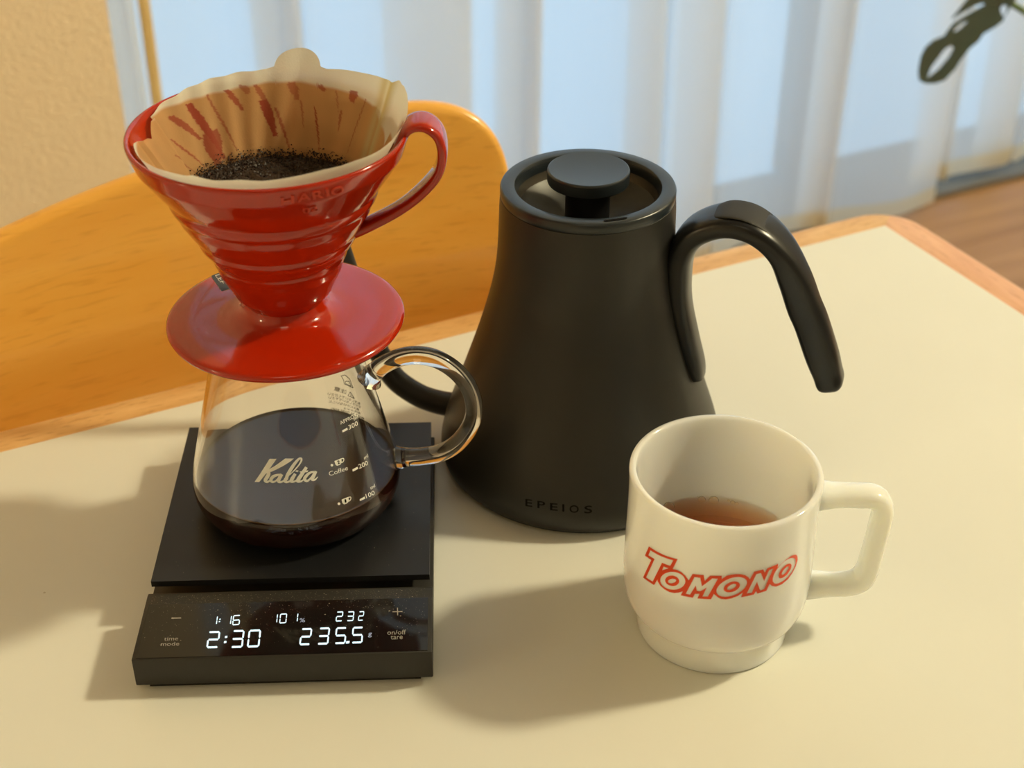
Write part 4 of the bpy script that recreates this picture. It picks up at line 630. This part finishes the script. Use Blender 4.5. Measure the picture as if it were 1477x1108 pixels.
def paper_mat():
    m = bpy.data.materials.new('damp_filter_paper'); m.use_nodes = True; N = m.node_tree.nodes; L = m.node_tree.links; p = N['Principled BSDF']; out_ = N['Material Output']
    at = N.new('ShaderNodeAttribute'); at.attribute_name = 'wet'; sp = N.new('ShaderNodeSeparateColor'); L.new(at.outputs['Color'], sp.inputs[0])
    def mx(f, a, c, k=None):
        n = N.new('ShaderNodeMix'); n.data_type = 'RGBA'; L.new(f, n.inputs[0])
        for v, s in ((a, 6), (c, 7)):
            if isinstance(v, tuple): n.inputs[s].default_value = v
            else: L.new(v, n.inputs[s])
        return n.outputs[2]
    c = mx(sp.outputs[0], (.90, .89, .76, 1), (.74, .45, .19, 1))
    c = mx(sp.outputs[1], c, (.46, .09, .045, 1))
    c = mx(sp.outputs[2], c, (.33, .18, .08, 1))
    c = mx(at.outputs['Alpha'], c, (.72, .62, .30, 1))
    L.new(c, p.inputs['Base Color']); p.inputs['Roughness'].default_value = .75; p.inputs['Specular IOR Level'].default_value = .25
    tc = N.new('ShaderNodeTexCoord'); nz = N.new('ShaderNodeTexNoise'); nz.inputs['Scale'].default_value = 1100; nz.inputs['Detail'].default_value = 3; L.new(tc.outputs['Object'], nz.inputs['Vector'])
    bp = N.new('ShaderNodeBump'); bp.inputs['Strength'].default_value = .5; bp.inputs['Distance'].default_value = .0003; L.new(nz.outputs['Fac'], bp.inputs['Height']); L.new(bp.outputs[0], p.inputs['Normal'])
    t = N.new('ShaderNodeBsdfTranslucent'); L.new(c, t.inputs[0])
    ms = N.new('ShaderNodeMixShader'); ms.inputs[0].default_value = .42; L.new(p.outputs[0], ms.inputs[1]); L.new(t.outputs[0], ms.inputs[2]); L.new(ms.outputs[0], out_.inputs[0])
    return m
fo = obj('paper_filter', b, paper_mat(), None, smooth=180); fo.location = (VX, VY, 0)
fo['label'] = 'damp cream paper filter with a round tab lining the red dripper'; fo['category'] = 'coffee filter'
# coffee grounds
GZ = .1835; b = bmesh.new(); gr = interp(lin, GZ)-.0043
rings = []
for k in range(22):
    r = gr*k/21; n = 1 if k == 0 else 96
    rings.append([b.verts.new((r*cos(2*pi*i/n), r*sin(2*pi*i/n), GZ-.0024*(1-(k/21)**2)+random.uniform(-.0005, .0005))) for i in range(n)])
for k in range(21):
    A_, B_ = rings[k], rings[k+1]
    for i in range(96):
        j = (i+1) % 96
        b.faces.new((A_[0], B_[i], B_[j]) if len(A_) == 1 else (A_[i], A_[j], B_[j], B_[i]))
bt_ = [b.verts.new((.72*v.co.x, .72*v.co.y, GZ-.014)) for v in rings[-1]]
for i in range(96): b.faces.new((rings[-1][i], rings[-1][(i+1) % 96], bt_[(i+1) % 96], bt_[i]))
b.faces.new(bt_[::-1])
for i in range(9300):
    if i < 6300: r = gr*math.sqrt(random.random())*.985; a = random.uniform(0, 2*pi); z = GZ-.0030*(1-(r/gr)**2)
    else:       # grains clinging to the paper just above the bed
        a = random.uniform(0, 2*pi); z = GZ-.0005+abs(random.gauss(0, .0019)); r = filt_r(z, a if a < pi else a-2*pi)-.0003
    s = random.uniform(.00035, .00095)*(1 if i < 6300 else .6); M_ = Matrix.Translation((r*cos(a), r*sin(a), z+.0002)) @ Matrix.Rotation(random.uniform(0, 6.28), 4, Vector((random.uniform(-1, 1), random.uniform(-1, 1), random.uniform(.1, 1))).normalized())
    q = [Vector([random.uniform(-1, 1) for _ in range(3)]) for _ in range(4)]
    vv = [b.verts.new(M_ @ (Vector(t)*s)) for t in ((1, .2*q[0].x, -.4), (-.7, .8, -.3+q[1].x*.3), (-.6, -.8, q[2].x*.3), (.2*q[3].x, .1, 1))]
    for f in ((0, 1, 2), (0, 1, 3), (1, 2, 3), (0, 2, 3)): b.faces.new([vv[t] for t in f])
me_ = bpy.data.meshes.new('coffee_grounds'); b.to_mesh(me_); b.free()
go = obj('coffee_grounds', me_, M_grounds, None, smooth=0, kind='stuff'); go.location = (VX, VY, 0)
go['label'] = 'bed of wet dark brown coffee grounds in the paper filter'; go['category'] = 'coffee grounds'

# ------------------------------------------------------------------ mug
MX, MY = .09096, .49989
mg = thing('coffee_mug', 'stacking milk glass mug with orange-red lettering in front of the kettle', 'mug', (MX, MY, 0))
mo = dense(rz(PROFILES['mug']), 3)
mi = [(.0396, .0877), (.0386, .0874), (.0380, .0860), (.0376, .0800), (.0376, .060), (.0377, .045), (.0376, .034), (.0368, .027), (.0350, .0215), (.030, .0175), (.022, .0162), (0, .0160)]
obj('body', lathe([(0, .0030), (.028, .0030), (.0305, .0004), (.0318, .0002)]+mo+dense(mi, 3), 128), M_mug, mg, smooth=50)
mh = [(.0385, 0, .0735), (.0480, 0, .0735), (.0580, 0, .0733), (.0640, 0, .0728), (.0680, 0, .0700), (.0695, 0, .0640), (.0690, 0, .0520), (.0680, 0, .0400), (.0672, 0, .0320), (.0650, 0, .0262), (.0595, 0, .0235), (.0500, 0, .0230), (.0385, 0, .0230)]
ms_ = [(.0080, .0058), (.0062, .0046), (.0060, .0045), (.0060, .0045), (.0060, .0046), (.0060, .0045), (.0060, .0044), (.0060, .0044), (.0060, .0045), (.0060, .0046), (.0060, .0045), (.0062, .0046), (.0078, .0056)]
hm = obj('handle', sweep(mh, ms_, n=24, power=2.8), M_mug, mg, smooth=60)
fm = on_rev(PROFILES['mug'], .00022)
obj('logo_print', decal([('loops', LOGO)], fm), M_logo, mg, smooth=0, label='orange-red outlined lettering')
M_tea = mat('amber_coffee', (1, 1, 1, 1), 0, trans=1, ior=1.33)
va = M_tea.node_tree.nodes.new('ShaderNodeVolumeAbsorption'); va.inputs[0].default_value = (.86, .46, .01, 1); va.inputs[1].default_value = 90
M_tea.node_tree.links.new(va.outputs[0], M_tea.node_tree.nodes['Material Output'].inputs['Volume'])
mc = obj('mug_coffee', lathe([(0, .0162), (.0220, .0164), (.0300, .0177), (.0352, .0217), (.0370, .0272), (.0378, .034), (.0378, .0440), (.0372, .0434), (0, .0434)], 96), M_tea, None, smooth=40); mc.location = (MX, MY, 0)
mc['label'] = 'amber brown coffee left in the white mug'; mc['category'] = 'coffee'
M_bub = mat('bubble_film', (1, .95, .85, 1), .02, trans=1, ior=1.15)
for px_, py_, r in ((-.0035, .0352, .0019), (.0020, .0345, .0024), (-.0190, .0300, .0026), (.0105, .0330, .0011), (.0122, .0322, .0009), (.0010, .0366, .0008), (.0088, .0343, .0007), (-.0050, .0365, .0006)):
    b = lathe([(0, r*.75)]+[(r*cos(radians(t)), r*.75*sin(radians(t))) for t in (70, 50, 30, 15, 0)]+[(r*.92*cos(radians(t)), r*.68*sin(radians(t))) for t in (0, 15, 30, 50, 70)]+[(0, r*.68)], 20)
    o = obj('bubble', b, M_bub, mc, smooth=60); o.location = (px_, py_, .0435)

# ------------------------------------------------------------------ monstera leaf reaching in from the right
pl_ = thing('monstera_plant', 'dark green split-leaf plant reaching in at the top right corner', 'plant', (.98, 1.50, FZ))
def leafpt(px, py, Y=1.50):
    X = (px-738.5)/2115.3; V = -(py-554)/2115.3; c, s = cos(radians(33.395)), sin(radians(33.395))
    k = Y/(c+V*s); return Vector((X*k, (-s+V*c)*k+.46013))
zl = lambda L_: [(1260+x/6.806, y/6.806) for x, y in L_]
outl = zl([(440, 780), (430, 690), (455, 540), (500, 450), (580, 385), (690, 350), (730, 290), (780, 230), (900, 160), (1040, 90), (1100, 60), (1080, 40), (1000, 60), (880, 120), (760, 180), (820, 110), (900, 10), (1000, -90), (1150, -170), (1330, -190), (1480, -130), (1500, -60), (1440, 0), (1380, 70), (1340, 140), (1300, 190), (1290, 230), (1220, 280), (1090, 350), (1040, 420), (950, 490), (860, 600), (800, 690), (700, 790), (600, 820), (500, 815)])
holes = [zl([(450, 775), (560, 660), (700, 480), (760, 450), (790, 480), (740, 570), (640, 680), (520, 770), (465, 795)]), zl([(785, 300), (850, 240), (920, 205), (925, 225), (860, 285), (800, 320)]), zl([(1262, 100), (1300, 60), (1330, 90), (1318, 160), (1290, 185), (1270, 150)])]
def lp(L_): return [(leafpt(*p).x*1000, leafpt(*p).y*1000) for p in L_]
# the long slit opens at the tip: cut it out of the outline instead of a closed hole
tmp = mesh2d_loops([lp(outl), lp(holes[0][1:-1]), lp(holes[1]), lp(holes[2])])
cuts(tmp, 8, 0); cuts(tmp, 8, 1); b = bmesh.new()
cx0, cz0 = leafpt(1350, 80)
def leaf3(c):
    x, z = c.x/1000, c.y/1000; t = ((x-cx0)*.707-(z-cz0)*-.707)
    q = ((x-cx0)*.75-(z-cz0)*.66)     # across the midrib
    return Vector((x-.98, .06*q-2.2*q*q+.12*(x-cx0), z-FZ))
merge(b, tmp, leaf3)
bmesh.ops.recalc_face_normals(b, faces=b.faces); bmesh.ops.solidify(b, geom=b.faces[:], thickness=.0012)
obj('leaf_blade', b, M_leaf, pl_, smooth=50)
p0 = leafpt(1440, -5); 
pet = [(p0.x-.98, .015, p0.y-FZ), (p0.x-.98+.05, .02, p0.y-FZ-.03), (.02, .02, .38), (.0, 0, .16)]
M_stem = mat('green_stem', (.10, .16, .05, 1), .5)
obj('petiole', sweep(pet, [(.0035, .0035), (.0035, .0035), (.005, .005), (.006, .006)], up=Vector((0, 1, 0)), n=10, power=2), M_stem, pl_, smooth=60)
obj('pot', lathe([(0, 0), (.07, 0), (.095, .17), (.098, .175), (.090, .175), (.088, .165), (.08, .15), (0, .15)], 48), mat('terracotta', srgb(180, 100, 66), .8), pl_)
